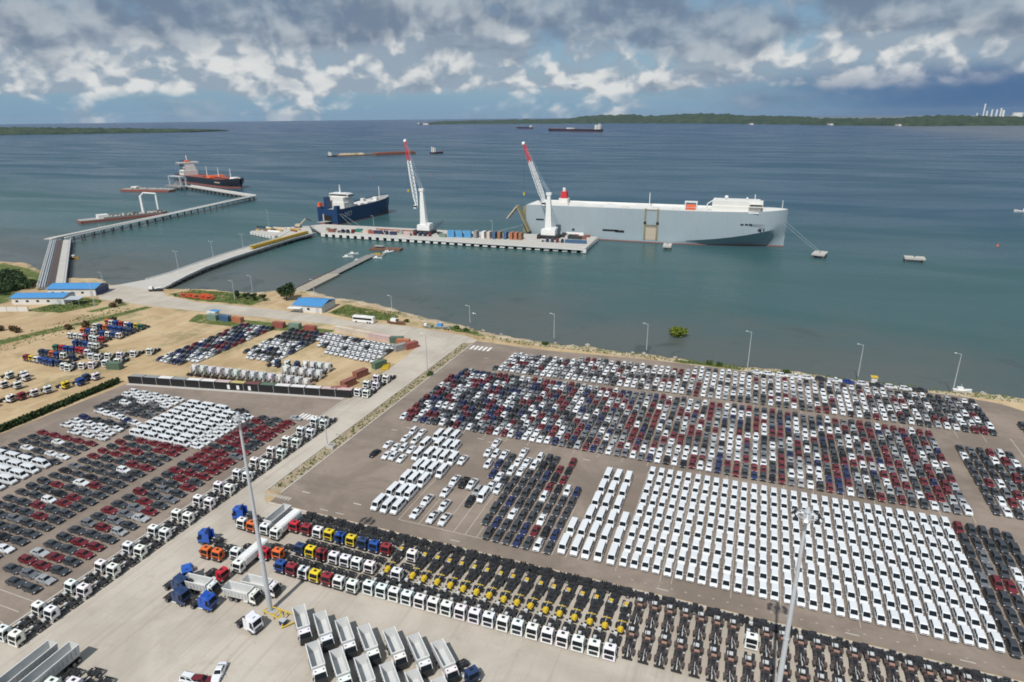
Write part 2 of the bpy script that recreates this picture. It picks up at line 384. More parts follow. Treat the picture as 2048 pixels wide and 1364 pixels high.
for i in range(len(rad) - 1):
    for k in range(nseg):
        a0, a1 = 2 * pi * k / nseg, 2 * pi * (k + 1) / nseg
        q = [(rad[i] * cos(a0), rad[i] * sin(a0)), (rad[i + 1] * cos(a0), rad[i + 1] * sin(a0)), (rad[i + 1] * cos(a1), rad[i + 1] * sin(a1)), (rad[i] * cos(a1), rad[i] * sin(a1))]
        if i == 0: q = [q[0], q[1], q[2]]
        mb.add([(x, y, SEA) for x, y in q], [tuple(range(len(q)))], 'sea_water')
struct('sea', mb)

# ------------------------------------------------------------------ land and its bank
SHORE = [(-900, 380), (-700, 340), (-528, 308), (-508, 311), (-472, 297), (-440, 286), (-427, 287), (-410, 293), (-396, 289), (-386, 280), (-374, 288),
         (-368, 289), (-343, 285), (-322, 293), (-309, 295), (-295, 294), (-280, 297), (-275, 303), (-264, 310), (-250, 311), (-238, 307), (-228, 303), (-208, 302),
         (-187, 296), (-173, 290), (-150, 283), (-135, 280), (-122, 274), (-100, 270), (-84, 268.5), (-66, 269.5), (-48, 267.5), (-32, 268.5), (-16, 266.5), (0, 266),
         (12, 268.5), (23, 268), (36, 266), (50, 266.5), (62, 265), (75, 266), (88, 268.5), (99, 267.5), (115, 271), (130, 275), (170, 290), (260, 310), (500, 330), (900, 360)]
def refine(pts, step, amp, seed):
    out = []
    for (x0, y0), (x1, y1) in zip(pts, pts[1:]):
        n = max(1, int(math.hypot(x1 - x0, y1 - y0) / step))
        for k in range(n):
            t = k / n; x, y = x0 + (x1 - x0) * t, y0 + (y1 - y0) * t
            out.append((x, y + amp * mnoise.noise(Vector((x * 0.15, seed, 0))) + 0.6 * amp * mnoise.noise(Vector((x * 0.55, seed + 9, 0)))))
    return out + [pts[-1]]
edge = refine(SHORE, 2.5, 1.6, 3.0)
mb = MB()
mb.poly([(900, -500), (900, edge[-1][1])] + edge[::-1] + [(-900, -500)], 0.0, 'g_land')
foot = [(x + 0.8 * mnoise.noise(Vector((x * .2, 1, 5))), y + 5.0 + 2.2 * mnoise.noise(Vector((x * .12, 7, 0))), SEA - 0.6) for x, y in edge]
mid = [(x, y + 2.3 + 1.0 * mnoise.noise(Vector((x * .3, 2, 0))), -0.55 + 0.5 * mnoise.noise(Vector((x * .4, 4, 0)))) for x, y in edge]
top = [(x, y, 0.0) for x, y in edge]
for A, B in ((top, mid), (mid, foot)):
    for k in range(len(edge) - 1): mb.add([A[k], A[k + 1], B[k + 1], B[k]], [(3, 2, 1, 0)], 'g_sand')
struct('land', mb)
sh = MB(); inner = [(x, y - 4.5 - 1.8 * mnoise.noise(Vector((x * .1, 20, 0)))) for x, y in edge if -300 < x < 140]; outer = [(x, y + 0.02) for x, y in edge if -300 < x < 140]
for k in range(len(inner) - 1): sh.add([(*inner[k], 0.02), (*inner[k + 1], 0.02), (*outer[k + 1], 0.02), (*outer[k], 0.02)], [(0, 1, 2, 3)], 'g_sand')
struct('beach', sh)

# ------------------------------------------------------------------ paved areas
asph = MB().poly([(-117.2, 119.0), (150, 119.0), (150, 248), (100, 252), (90, 260), (76, 263.2), (50, 262.6), (2, 262.6), (-37, 262.8), (-81, 259.5), (-117.2, 260.5)], 0.04, 'g_asphalt')
lot_e = struct('asphalt_lot', asph)
lot_w = struct('asphalt_lot', MB().poly([(-137, -20), (-137, 184.2), (-229, 166.5), (-231, 120), (-234, -20)], 0.04, 'g_asphalt'))
conc = MB().poly([(-137, -60), (-137, 186), (-138, 230), (-140, 246), (-150, 253), (-186, 260), (-200, 259.5), (-217, 259), (-237, 258), (-259, 257), (-281, 256), (-302, 255), (-315, 255),
                  (-357, 256), (-367, 262), (-385, 262), (-391, 268), (-376, 286), (-368, 288), (-343, 285), (-326, 275), (-293, 269), (-277, 271), (-253, 272), (-234, 272), (-213, 272), (-189, 267.5), (-160, 270),
                  (-149, 269), (-125, 266), (-117.4, 262), (-117.4, 258), (-122, 256), (-122, 123), (-119.5, 119.5), (-117.2, 117.8), (150, 117.8), (150, -60)][::-1], 0.03, 'g_concrete')
yard = struct('concrete_yard', conc)
struct('verge', MB().poly([(-121.9, 123.5), (-117.3, 123.5), (-117.3, 257.8), (-121.9, 255.8)], 0.035, 'g_verge'))
def grass_patch(pts): return struct('grass', MB().poly(refine(pts + [pts[0]], 3.0, 1.2, 8.0)[:-1], 0.024, 'g_grass'))
grass_patch([(-340, 165), (-331, 168), (-324, 196), (-318, 218), (-312, 253), (-318, 254), (-324, 222), (-334, 192)])
grass_patch([(-376, 224), (-352, 228), (-346, 246), (-352, 254), (-368, 256), (-372, 250)])
grass_patch([(-341, 235), (-336, 235), (-331, 253), (-337, 254)])
grass_patch([(-328, 278), (-300, 272), (-276, 274), (-262, 275), (-262, 290), (-285, 294), (-320, 291)])
grass_patch([(-212, 276), (-192, 272), (-170, 275), (-172, 284), (-195, 290), (-212, 294)])
grass_patch([(-272, 239), (-225, 241), (-190, 249), (-190, 252.5), (-262, 251.5), (-278, 252)])
grass_patch([(-240, 92), (-233, 92), (-231.5, 166), (-238, 166)])
grass_patch([(-25, 264), (0, 262.9), (1, 265.5), (-26, 267)])
grass_patch([(-152, 273), (-130, 271), (-118, 268), (-118, 271), (-140, 278)])

# kerbs
mb = MB().box(-117.2, 150, 118.0, 118.55, 0.0, 0.19, 'kerb'); tag(struct('kerb', mb), 'long pale concrete kerb between asphalt car lot and truck yard', 'kerb').pop('kind', None)
for x in (-122.15, -117.3):
    mb = MB().box(x - 0.2, x + 0.2, 123.6, 256, 0.0, 0.17, 'kerb')
    tag(struct('kerb', mb), 'concrete kerb on the %s side of the dry verge' % ('road' if x < -120 else 'car lot'), 'kerb').pop('kind', None)
mb = MB().box(-137.2, -136.8, -20, 184, 0.0, 0.22, 'kerb'); tag(struct('kerb', mb), 'low concrete kerb beside the paired white truck tractors', 'kerb').pop('kind', None)

# painted parking lines and arrows
def line(name, x0, x1, y0, y1, parent, m='line', z=0.052):
    return part(name, MB().poly([(x0, y0), (x1, y0), (x1, y1), (x0, y1)], z, m), parent)
for k in (0, 4, 5, 10, 14, 20, 24): line('parking_line', -21.90 + 2.55 * k, -21.80 + 2.55 * k, 123.2, 170.5, lot_e)
for x in (-79.5, -73.6, -67, -63.6, -60.4, -57.2, -54, -37.4, -34, -31): line('parking_line', x - .07, x + .07, 123.9, 146, lot_e)
line('parking_line', -79.5, -37.4, 123.7, 123.85, lot_e)
line('parking_line', -66, -57.5, 144.8, 144.95, lot_e)
for x in [(-107 + 2.55 * k) for k in range(0, 68, 3)]: line('parking_line', x - .06, x + .06, 173, 224, lot_e)
for x in [(-95 + 2.6 * k) for k in range(0, 68, 3)]: line('parking_line', x - .06, x + .06, 224.5, 254, lot_e)
line('parking_line', 84.3, 84.5, 176, 230, lot_e)
for y in (66.3, 69.6, 63.0, 60): line('parking_line', -160, -139.5, y - .08, y + .08, lot_w)
for x0 in (-102, -97, -63, -12, 26, 46, 60): line('lane_dash', x0, x0 + 2.6, 120.6, 120.85, lot_e)
for x0 in (-112, -95, -78): line('lane_dash', x0, x0 + 2.4, 126.0, 126.4, lot_e)
for (x0, y0) in ((-108, 168), (-104, 171), (-78, 172), (-74, 171), (-42, 170.5), (20, 171.2), (32, 171.4), (48, 171), (-100, 224), (-90, 240), (-105, 241)): line('lane_dash', x0, x0 + 2.2, y0, y0 + .3, lot_e)
for k in range(26): # small worn arrows in front of the bays
    x = -20.5 + 2.95 * k; line('worn_mark', x - .25, x + .25, 121.4, 121.75, lot_e, 'worn')
for k in range(5): line('crossing_stripe', -116 + 2.1 * k, -114.9 + 2.1 * k, 249.6, 254.6, lot_e, 'zebra')
for k in range(5): line('crossing_stripe', -144.5 + 1.4 * k, -143.7 + 1.4 * k, 164.5, 168.5, lot_w, 'zebra')
for k in range(9): line('crossing_stripe', -120.5 + .9 * k, -120 + .9 * k, 121.2, 122.6, yard, 'line', 0.06)
# ------------------------------------------------------------------ vehicles (front towards -y)
def wheels(mb, xs, ys, r, w, n=9):
    for x in xs:
        for y in ys:
            mb.cyl((x, y, r), 'x', r, w, n, 'rubber'); sx = 1 if x > 0 else -1
            mb.cyl((x + sx * (w / 2 + 0.005), y, r), 'x', r * 0.58, 0.02, 8, 'rim')
def body_loft(mb, st, m='paint'):
    rings = []
    for (y, wb, ws, wt, zb, zm, zs) in st:
        rings.append([(-wb, y, zb), (-ws, y, zm), (-wt, y, zs), (wt, y, zs), (ws, y, zm), (wb, y, zb)])
    return mb.loft(rings, m)
def green(mb, scr, win, yb0, zb0, yr0, yr1, yb1, zb1, wb, wr, zr, glass_side=True, glass_rear=True, m='paint', win_from=None):
    """cabin: painted frustum with panes set a little proud of it"""
    zc = zr + 0.03
    A = [(-wb, yb0, zb0 - .05), (wb, yb0, zb0 - .05), (wb, yb1, zb1 - .05), (-wb, yb1, zb1 - .05)]
    R = [(-wr, yr0, zr), (wr, yr0, zr), (wr, yr1, zr), (-wr, yr1, zr)]
    mb.hexa(A + R, m)
    ym = (yr0 + yr1) / 2
    mb.hexa(R + [(-wr * .82, yr0 + .18, zc), (wr * .82, yr0 + .18, zc), (wr * .82, yr1 - .15, zc), (-wr * .82, yr1 - .15, zc)], m)
    def lerp(p, q, t): return tuple(p[i] + (q[i] - p[i]) * t for i in range(3))
    def pane(tgt, a, b, c, d, n, off=0.014, lo=.10, hi=.93, sd=.06):   # a,b bottom ; c,d top (c above b)
        p = lerp(a, d, lo); q = lerp(b, c, lo); r = lerp(b, c, hi); s = lerp(a, d, hi)
        p, q = lerp(p, q, sd), lerp(q, p, sd); r, s = lerp(r, s, sd), lerp(s, r, sd)
        o = Vector(n) * off
        tgt.quad(*[tuple(Vector(k) + o) for k in (p, q, r, s)], 'glass')
    pane(scr, A[0], A[1], R[1], R[0], (0, -.7, .7), lo=.12, hi=.84)
    if glass_rear: pane(win, A[2], A[3], R[3], R[2], (0, .8, .5), lo=.2)
    if glass_side:
        y0s = 0.0 if win_from is None else win_from
        for sx, (a, b, c, d) in ((1, (A[1], A[2], R[2], R[1])), (-1, (A[3], A[0], R[0], R[3]))):
            nrm = (sx, 0, .25)
            if sx > 0: pane(win, lerp(a, b, .03), lerp(a, b, .47), lerp(d, c, .46), lerp(d, c, .03), nrm, lo=.22); pane(win, lerp(a, b, .5), lerp(a, b, .95), lerp(d, c, .95), lerp(d, c, .49), nrm, lo=.22)
            else: pane(win, lerp(a, b, .05), lerp(a, b, .5), lerp(d, c, .51), lerp(d, c, .05), nrm, lo=.22); pane(win, lerp(a, b, .53), lerp(a, b, .97), lerp(d, c, .97), lerp(d, c, .54), nrm, lo=.22)
def trims(mb, L, W, z=.62):
    h = L / 2
    for sx in (-1, 1):
        mb.box(sx * W * .36 - .16, sx * W * .36 + .16, -h + .0, -h + .16, z - .08, z + .07, 'lamp')
        mb.box(sx * W * .39 - .12, sx * W * .39 + .12, h - .12, h + .015, z + .08, z + .26, 'tail_lamp')
        mb.box(sx * (W / 2 + .08) - .09, sx * (W / 2 + .08) + .09, -h * .36 - .06, -h * .36 + .06, .93, 1.06, 'paint')
    mb.box(-W * .24, W * .24, -h - .012, -h + .1, z - .22, z - .04, 'trim'); mb.box(-W * .36, W * .36, -h + .02, -h + .2, .22, .36, 'trim')
def sedan():
    b, s, w = MB(), MB(), MB()
    body_loft(b, [(-2.25, .60, .66, .60, .32, .48, .62), (-2.1, .78, .83, .74, .22, .5, .72), (-1.3, .84, .88, .80, .2, .55, .86), (-.8, .85, .88, .80, .2, .55, .95), (.8, .85, .88, .81, .2, .55, .98), (1.5, .84, .88, .79, .22, .55, 1.01), (2.1, .80, .84, .74, .26, .55, .97), (2.25, .7, .74, .66, .34, .55, .86)])
    green(b, s, w, -.95, .95, -.12, .78, 1.55, .99, .78, .60, 1.42); wheels(b, (-.78, .78), (-1.38, 1.32), .32, .2); trims(b, 4.5, 1.74)
    return dict(body=b, windscreen=s, window=w)
def hatchback():
    b, s, w = MB(), MB(), MB()
    body_loft(b, [(-1.95, .58, .64, .58, .32, .5, .66), (-1.8, .76, .80, .72, .22, .5, .78), (-1.1, .81, .85, .78, .2, .55, .93), (.6, .82, .85, .79, .2, .55, .98), (1.7, .80, .84, .77, .24, .55, .98), (1.92, .7, .76, .7, .34, .55, .92)])
    green(b, s, w, -1.05, .93, -.3, 1.45, 1.85, .97, .76, .59, 1.5); wheels(b, (-.75, .75), (-1.2, 1.2), .31, .19); trims(b, 3.9, 1.68, .66)
    return dict(body=b, windscreen=s, window=w)
def suv():
    b, s, w = MB(), MB(), MB()
    body_loft(b, [(-2.2, .68, .74, .66, .38, .6, .85), (-2.05, .82, .87, .80, .28, .6, .96), (-1.1, .86, .91, .84, .26, .62, 1.06), (.8, .87, .91, .85, .26, .62, 1.1), (1.95, .85, .90, .83, .3, .62, 1.1), (2.2, .76, .82, .76, .42, .62, 1.02)])
    green(b, s, w, -1.32, 1.04, -.30, 1.75, 2.1, 1.08, .82, .66, 1.66)
    for sx in (-.6, .6): b.box(sx - .03, sx + .03, -.2, 1.6, 1.68, 1.73, 'trim')
    wheels(b, (-.8, .8), (-1.35, 1.32), .36, .22); trims(b, 4.4, 1.8, .78)
    return dict(body=b, windscreen=s, window=w)
def minivan():
    b, s, w = MB(), MB(), MB()
    body_loft(b, [(-2.2, .60, .66, .6, .34, .5, .7), (-2.02, .77, .82, .74, .24, .52, .84), (-1.45, .82, .86, .80, .22, .56, .98), (.6, .83, .87, .82, .22, .58, 1.04), (1.95, .81, .86, .80, .26, .58, 1.04), (2.2, .74, .80, .74, .36, .58, .95)])
    green(b, s, w, -1.62, .94, -.42, 1.88, 2.14, 1.02, .80, .67, 1.69); wheels(b, (-.77, .77), (-1.4, 1.35), .32, .2); trims(b, 4.4, 1.74, .7)
    return dict(body=b, windscreen=s, window=w)
def van():
    b, s, w = MB(), MB(), MB()
    body_loft(b, [(-2.95, .7, .78, .7, .4, .6, .82), (-2.75, .88, .94, .86, .3, .62, 1.05), (-2.2, .94, .98, .92, .28, .7, 1.25), (2.7, .94, .98, .93, .3, .7, 1.3), (2.95, .9, .94, .9, .42, .7, 1.26)])
    green(b, s, w, -2.25, 1.22, -1.55, 2.82, 2.93, 1.24, .93, .80, 2.32)
    for k in range(5): b.box(-.6, .6, -.9 + .75 * k, -.86 + .75 * k, 2.34, 2.37, 'paint')
    wheels(b, (-.86, .86), (-1.9, 1.75), .36, .22); trims(b, 5.9, 1.96, .8)
    return dict(body=b, windscreen=s, window=w)
def pickup():
    b, s, w = MB(), MB(), MB()
    body_loft(b, [(-2.6, .72, .78, .7, .46, .66, .92), (-2.45, .84, .9, .84, .36, .66, 1.02), (-1.4, .88, .92, .86, .34, .66, 1.1), (.65, .88, .92, .86, .34, .66, 1.12)])
    green(b, s, w, -1.35, 1.08, -.75, .3, .62, 1.1, .82, .68, 1.75)
    b.box(-.9, .9, .66, 2.6, .42, .72, 'paint'); b.box(-.9, -.82, .66, 2.6, .72, 1.12, 'paint'); b.box(.82, .9, .66, 2.6, .72, 1.12, 'paint')
    b.box(-.82, .82, 2.52, 2.6, .72, 1.1, 'paint'); b.box(-.82, .82, .66, .74, .72, 1.12, 'paint'); b.box(-.82, .82, .74, 2.52, .721, .74, 'trim')
    wheels(b, (-.82, .82), (-1.62, 1.55), .38, .24); trims(b, 5.2, 1.82, .8)
    return dict(body=b, windscreen=s, window=w)
SHAPES = {k: f() for k, f in dict(sedan=sedan, hatchback=hatchback, suv=suv, minivan=minivan, van=van, pickup=pickup).items()}
PARTS = {k: [(n, m.mesh(k + '_' + n)) for n, m in d.items()] for k, d in SHAPES.items()}
WHOLE = {}
for k, d in SHAPES.items():
    w = MB()
    for m in d.values(): w.merge(m)
    WHOLE[k] = (w, w.mesh(k))
COL = dict(white=(.70, .725, .74), silver=(.36, .38, .395), grey=(.14, .15, .165), charcoal=(.044, .05, .056), black=(.014, .014, .016), maroon=(.145, .014, .02), navy=(.018, .028, .095), red=(.35, .02, .02), blue=(.02, .06, .26))
COLN = dict(charcoal='dark grey', grey='mid grey', navy='navy blue')
KN = dict(sedan='sedan', hatchback='hatchback car', suv='sport utility car', minivan='minivan', van='long van', pickup='pickup truck')
KO = dict(sedan='sedan', hatchback='hatchback', suv='suv_car', minivan='minivan', van='van', pickup='pickup_truck')
KC = dict(sedan='sedan', hatchback='hatchback', suv='suv', minivan='minivan', van='van', pickup='pickup')
FLEET = []
def nth(n):
    return '%d%s' % (n, 'th' if 10 < n % 100 < 14 else {1: 'st', 2: 'nd', 3: 'rd'}.get(n % 10, 'th'))
def car(kind, x, y, rot, colour, where, jit=0.12, sc=1.0):
    FLEET.append((kind, x + RND.uniform(-jit, jit), y + RND.uniform(-jit * 1.6, jit * 1.6), rot + RND.gauss(0, .012), colour, where, sc))
def pick(w):
    r = RND.random() * sum(w.values())
    for k, v in w.items():
        r -= v
        if r <= 0: return k
    return k
MIXK = dict(sedan=.36, hatchback=.34, suv=.30)
SMALL = dict(sedan=.86, hatchback=.95, suv=.86)
FACE_S, FACE_E = 0.0, pi / 2       # nose to -Y ; nose to +X

# ---- seaside lot (east): white minivans
for i in range(30):
    for j in range(9): car('minivan', -20.5 + 2.551 * i, 127.2 + 5.2 * j, FACE_S, 'white', ', %s from the kerb, %s column from the long vans' % (nth(j + 1), nth(i + 1)), .09)
# long vans, five columns
for x, n in ((-35.3, 2), (-32.4, 6), (-29.5, 6), (-26.5, 6), (-23.4, 3)):
    for j in range(n): car('van', x, 127.4 + 6.95 * j, FACE_S, 'white', ', %s from the kerb in a column of %d beside the minivans, %s' % (nth(j + 1), n, {-35.3: 'outermost', -32.4: 'second', -29.5: 'middle', -26.5: 'fourth', -23.4: 'innermost'}[x]), .1)
for x, y in [(-87.6, 127.4), (-84.7, 127.3), (-81.9, 127.6), (-87.2, 134), (-84.4, 134), (-81.8, 134.3), (-87.1, 141), (-84.5, 140.8), (-81.6, 141.4), (-86.9, 147.9), (-84.5, 148.1), (-81.9, 148), (-78.8, 148),
             (-90.3, 154.5), (-87.2, 155.6), (-84.3, 155.7), (-81.9, 155.6), (-78.8, 155.6), (-91.5, 161.4), (-87.4, 162.6), (-84.3, 162.1), (-81.7, 162.4), (-90.2, 168), (-87.5, 169.2), (-84.5, 168.9)]:
    car('van', x, y, FACE_S, 'white', 'in the stepped cluster on the open asphalt', .08)
for i, (x, y) in enumerate([(-99.7, 168.5), (-96.6, 168.4), (-99.7, 163.3), (-95.9, 163), (-102.9, 157.5), (-99.6, 156.8), (-96.9, 157.2), (-94.1, 157), (-99.7, 151.4), (-97.2, 151.5), (-94.3, 151.2)]):
    car('sedan' if i % 3 else 'suv', x, y, FACE_S, 'white', 'beside the stepped cluster of vans', .05)
car('sedan', -103.9, 151.2, FACE_S - .12, 'black', 'standing alone left of the stepped vans', 0)
car('pickup', -76.0, 156.4, FACE_S, 'white', 'right of the stepped vans', 0)
for x, y in ((-76.0, 127.2), (-76.1, 133.4), (-73.1, 139.0), (-73.3, 145.0), (-67.8, 145.0), (-71.0, 126.8), (-70.5, 132.6), (-67.6, 127)): car('pickup', x, y, FACE_S, 'white', 'in the marked bays by the vans', .05)
car('pickup', -70.4, 145, FACE_S, 'black', 'in the marked bays by the vans', 0); car('suv', -65, 142.4, FACE_S, 'silver', 'in the marked bays by the vans', 0)
car('suv', -64.8, 136.8, FACE_S, 'black', 'in the marked bays by the vans', 0)
# dark block
BL = 'in the dark block between bays and vans'
for c in range(8):
    x = -57.2 + 2.65 * c; y0 = 125.4 if c > 0 else 131.0
    n = [6, 8, 8, 9, 8, 9, 6, 6][c]
    for j in range(n):
        y = y0 + 5.1 * j
        cl = 'maroon' if (c, j) in ((5, 8), (4, 7), (5, 1), (4, 5), (5, 6)) else ('white' if (c, j) in ((6, 0), (2, 2), (5, 2), (4, 4), (6, 5), (0, 5), (1, 7)) else pick(dict(charcoal=.78, black=.1, navy=.12)))
        if c == 7: cl = pick(dict(charcoal=.5, navy=.5))
        car(pick(dict(sedan=.6, suv=.4)), x, y, FACE_S, cl, ', %s from the kerb, %s column, dark block by the bays' % (nth(j + 1), nth(c + 1)), .08)
for (x, y, cl, k) in [(-70.3, 169.8, 'white', 'pickup'), (-70.4, 163.6, 'white', 'pickup'), (-67.9, 163.4, 'white', 'suv'), (-67.8, 157, 'white', 'suv'), (-65, 158.4, 'navy', 'sedan'), (-64.5, 152.5, 'navy', 'sedan'), (-65.2, 163.8, 'white', 'pickup'), (-62.6, 163, 'charcoal', 'sedan'),
                      (-60, 167, 'white', 'pickup'), (-62.2, 157.2, 'charcoal', 'suv'), (-59.8, 161.2, 'white', 'sedan'), (-59.9, 155.6, 'white', 'suv'), (-57.1, 161.8, 'white', 'pickup'), (-62.1, 151.6, 'white', 'sedan'), (-62.2, 146, 'white', 'pickup'), (-60, 150.2, 'charcoal', 'sedan'), (-59.9, 145, 'white', 'suv'), (-62.4, 140.4, 'white', 'van'),
                      (-57.2, 156.3, 'white', 'sedan'), (-54.3, 165.9, 'white', 'suv'), (-51.5, 165.9, 'charcoal', 'suv')]: car(k, x, y, FACE_S, cl, 'at the ragged back of the dark block', .05)
# right of the minivans
for c in range(5):
    for j in range(9):
        cl = 'maroon' if (c, j) in ((0, 8), (1, 4), (2, 4)) else pick(dict(charcoal=.62, grey=.1, white=.2, maroon=.08)) if c else pick(dict(charcoal=.9, grey=.1))
        car(pick(dict(sedan=.4, suv=.6)), 56.2 + 2.6 * c, 126.6 + 5.15 * j, FACE_S, cl, ', %s from the kerb, %s dark column past the minivans' % (nth(j + 1), nth(c + 1)), .1)
# broad mixed block
for c in range(69):
    x = -108.3 + 2.515 * c
    if c > 67: continue
    for j in range(12):
        if c == 0 and j > 9: continue
        y = 177.4 + 4.17 * j
        if x > 61.5 and y > 196: continue
        dark = max(0.0, min(1.0, (-62 - x) / 40)); rr = max(0, 1 - dark)
        w = dict(white=.20, silver=.10, grey=.13, charcoal=.20 + .1 * dark, maroon=.26, navy=.10 + .12 * dark, black=.06 + .06 * dark)
        k_ = pick(MIXK); car(k_, x, y, FACE_S, pick(w), ', %s from front, %s column from the verge, broad mixed block' % (nth(j + 1), nth(c + 1)), .1, SMALL[k_])
# block along the shore road
for c in range(68):
    x = -95.4 + 2.62 * c
    for j in range(5 if c < 12 else 6 if c < 30 else 7):
        if c == 0 and j > 0: continue
        if c < 4 and j == 5 and RND.random() < .5: continue
        w = dict(white=.50, silver=.12, grey=.10, charcoal=.20, maroon=.075, black=.02)
        if x > 40: w.update(charcoal=.34, white=.36)
        k_ = pick(MIXK); car(k_, x, 232.0 + 4.15 * j + .012 * min(0, x), FACE_S, pick(w), ', %s from front, %s column from the crossing, shore block' % (nth(j + 1), nth(c + 1)), .1, SMALL[k_])
# block at the east end
for c in range(6):
    for j in range(8):
        if c > 3 and j in (0,): continue
        car(pick(MIXK), 67.2 + 2.6 * c, 180.5 + 5.0 * j, FACE_S, pick(dict(charcoal=.55, white=.2, grey=.15, maroon=.1)), ', %s from front, %s column of the block past the aisle' % (nth(j + 1), nth(c + 1)))
for j in range(4): car('suv', 90.5 + .3 * j, 240 - 5.2 * j, FACE_S, pick(dict(white=.4, charcoal=.6)), 'on the bare asphalt past the last block')
# line of cars along the shore
for i in range(13):
    car('pickup' if i % 3 == 0 else 'suv', 6.5 + 4.85 * i, 262.0 + (.25 * i if i < 6 else 1.5) - .9, FACE_E, 'blue' if i == 7 else ('charcoal' if i in (5, 9, 12) else 'white'), 'parked end to end along the shore', .1)

# ---- west lot
W1 = 'in the three-deep strip next to the paired trucks'
for j in range(29):
    y = 71.9 + 3.14 * j
    for i in range(3):
        if j == 0 and i == 0: continue
        if y > 128: cl = pick(dict(maroon=.72, charcoal=.22, grey=.06))
        elif y > 105: cl = pick(dict(maroon=.42, charcoal=.5, grey=.08))
        else: cl = pick(dict(maroon=.38, charcoal=.40, grey=.1, silver=.12))
        car(pick(dict(sedan=.7, hatchback=.3)), -154.4 + 5.45 * i, y, FACE_E, cl, ', %s row from the crossing, %s from the kerb, three-deep strip' % (nth(29 - j), nth(3 - i)), .1)
W2 = 'in the five-deep strip of the west lot'
for j in range(22):
    y = 66.8 + 3.13 * j
    for i in range(5):
        if y > 117: cl = pick(dict(maroon=.62 if y > 123 else .3, charcoal=.4))
        else: cl = pick(dict(charcoal=.70, black=.14, maroon=.09, white=.05, grey=.02))
        car(pick(dict(sedan=.7, hatchback=.3)), -186 + 5.5 * i, y, FACE_E, cl, ', %s row below the white vans, %s car in, five-deep strip' % (nth(22 - j), nth(5 - i)), .1)
for j in range(9):
    y = 135.3 + 3.07 * j
    for i in range(4):
        if j > 7 and i == 3: continue
        car('van', -185.2 + 6.3 * i, y, FACE_E, 'white', ', %s row beyond the maroon strip, %s from the aisle, west lot' % (nth(j + 1), nth(4 - i)), .12)
for j in range(9): car('suv', -160.1, 135.6 + 2.85 * j, FACE_E, 'white', 'along the end of the white van block', .08)
car('pickup', -165.6, 161.2, FACE_E, 'charcoal', 'at the corner of the white van block', 0); car('sedan', -143.4, 163.4, FACE_E, 'silver', 'at the far end of the maroon strip', 0)
W3 = 'in the ragged strip by the hedge'
for j in range(5):
    for i in range(5):
        cl = 'maroon' if j == 4 else ('white' if (i, j) in ((3, 1), (4, 1), (1, 1), (2, 3)) else 'charcoal')
        car('sedan', -217 + 5.6 * i, 113.2 + 3.1 * j, FACE_E, cl, W3, .1)
for j in range(6):
    for i in range(4):
        car('van', -214.5 + 6.1 * i, 94.2 + 3.25 * j, FACE_E, 'white', ', %s row before the dark strip, %s from the aisle, west edge' % (nth(6 - j), nth(4 - i)), .08)
for j in range(4):
    for i in range(4):
        if i == 0 and j == 0: continue
        car('pickup' if RND.random() < .6 else 'suv', -214.5 + 6.2 * i + (1.5 if j == 0 else 0), 129.2 + 3.1 * j, FACE_E, 'white' if j < 3 else pick(dict(navy=.4, maroon=.3, charcoal=.3)), 'in the small white cluster near the hedge', .15)
for j in range(6):
    for i in range(5):
        cl = 'white' if j >= 4 or (i, j) in ((1, 2), (2, 3), (4, 3)) else pick(dict(charcoal=.8, grey=.2))
        car('suv' if cl == 'white' else 'sedan', -217.5 + 5.6 * i, 146.6 + 2.9 * j, FACE_E, cl, 'in the back corner cluster below the containers', .12)
for i in range(6): car('pickup', -213.5 + 3.9 * i, 144.2 - .55 * i, FACE_E - .1, 'white' if i != 4 else 'navy', 'in the loose row before the corner cluster', .2)

# ---- dirt yard blocks
for c in range(8):
    for j in range(11):
        if j == 0 and c > 5: continue
        w = dict(charcoal=.5, navy=.22, maroon=.12, silver=.1, white=.1) if j > 2 else dict(white=.5, charcoal=.3, navy=.2)
        car(pick(MIXK), -238.5 + 2.6 * c - .08 * j, 191.5 + 5.05 * j, FACE_S + .05, pick(w), 'in the dark block on the dirt yard', .2)
for c in range(8):
    for j in range(8):
        if j == 0 and c < 2: continue
        w = dict(white=.42, charcoal=.42, navy=.16) if j < 5 else dict(charcoal=.7, navy=.2, maroon=.1)
        car(pick(MIXK), -209 + 2.9 * c - .1 * j, 207.5 + 5.1 * j, FACE_S + .05, pick(w), 'in the mottled block on the dirt yard', .2)
for j in range(4):
    for i in range(15):
        if (j == 0 and i < 5) or (j == 1 and i < 2): continue
        car('pickup', -188 + 2.85 * i, 226.5 + 5.6 * j - .35 * i, FACE_S, 'white' if RND.random() < .85 else 'charcoal', ', %s row, %s along towards the road bend, dirt yard' % (nth(j + 1), nth(i + 1)), .2)

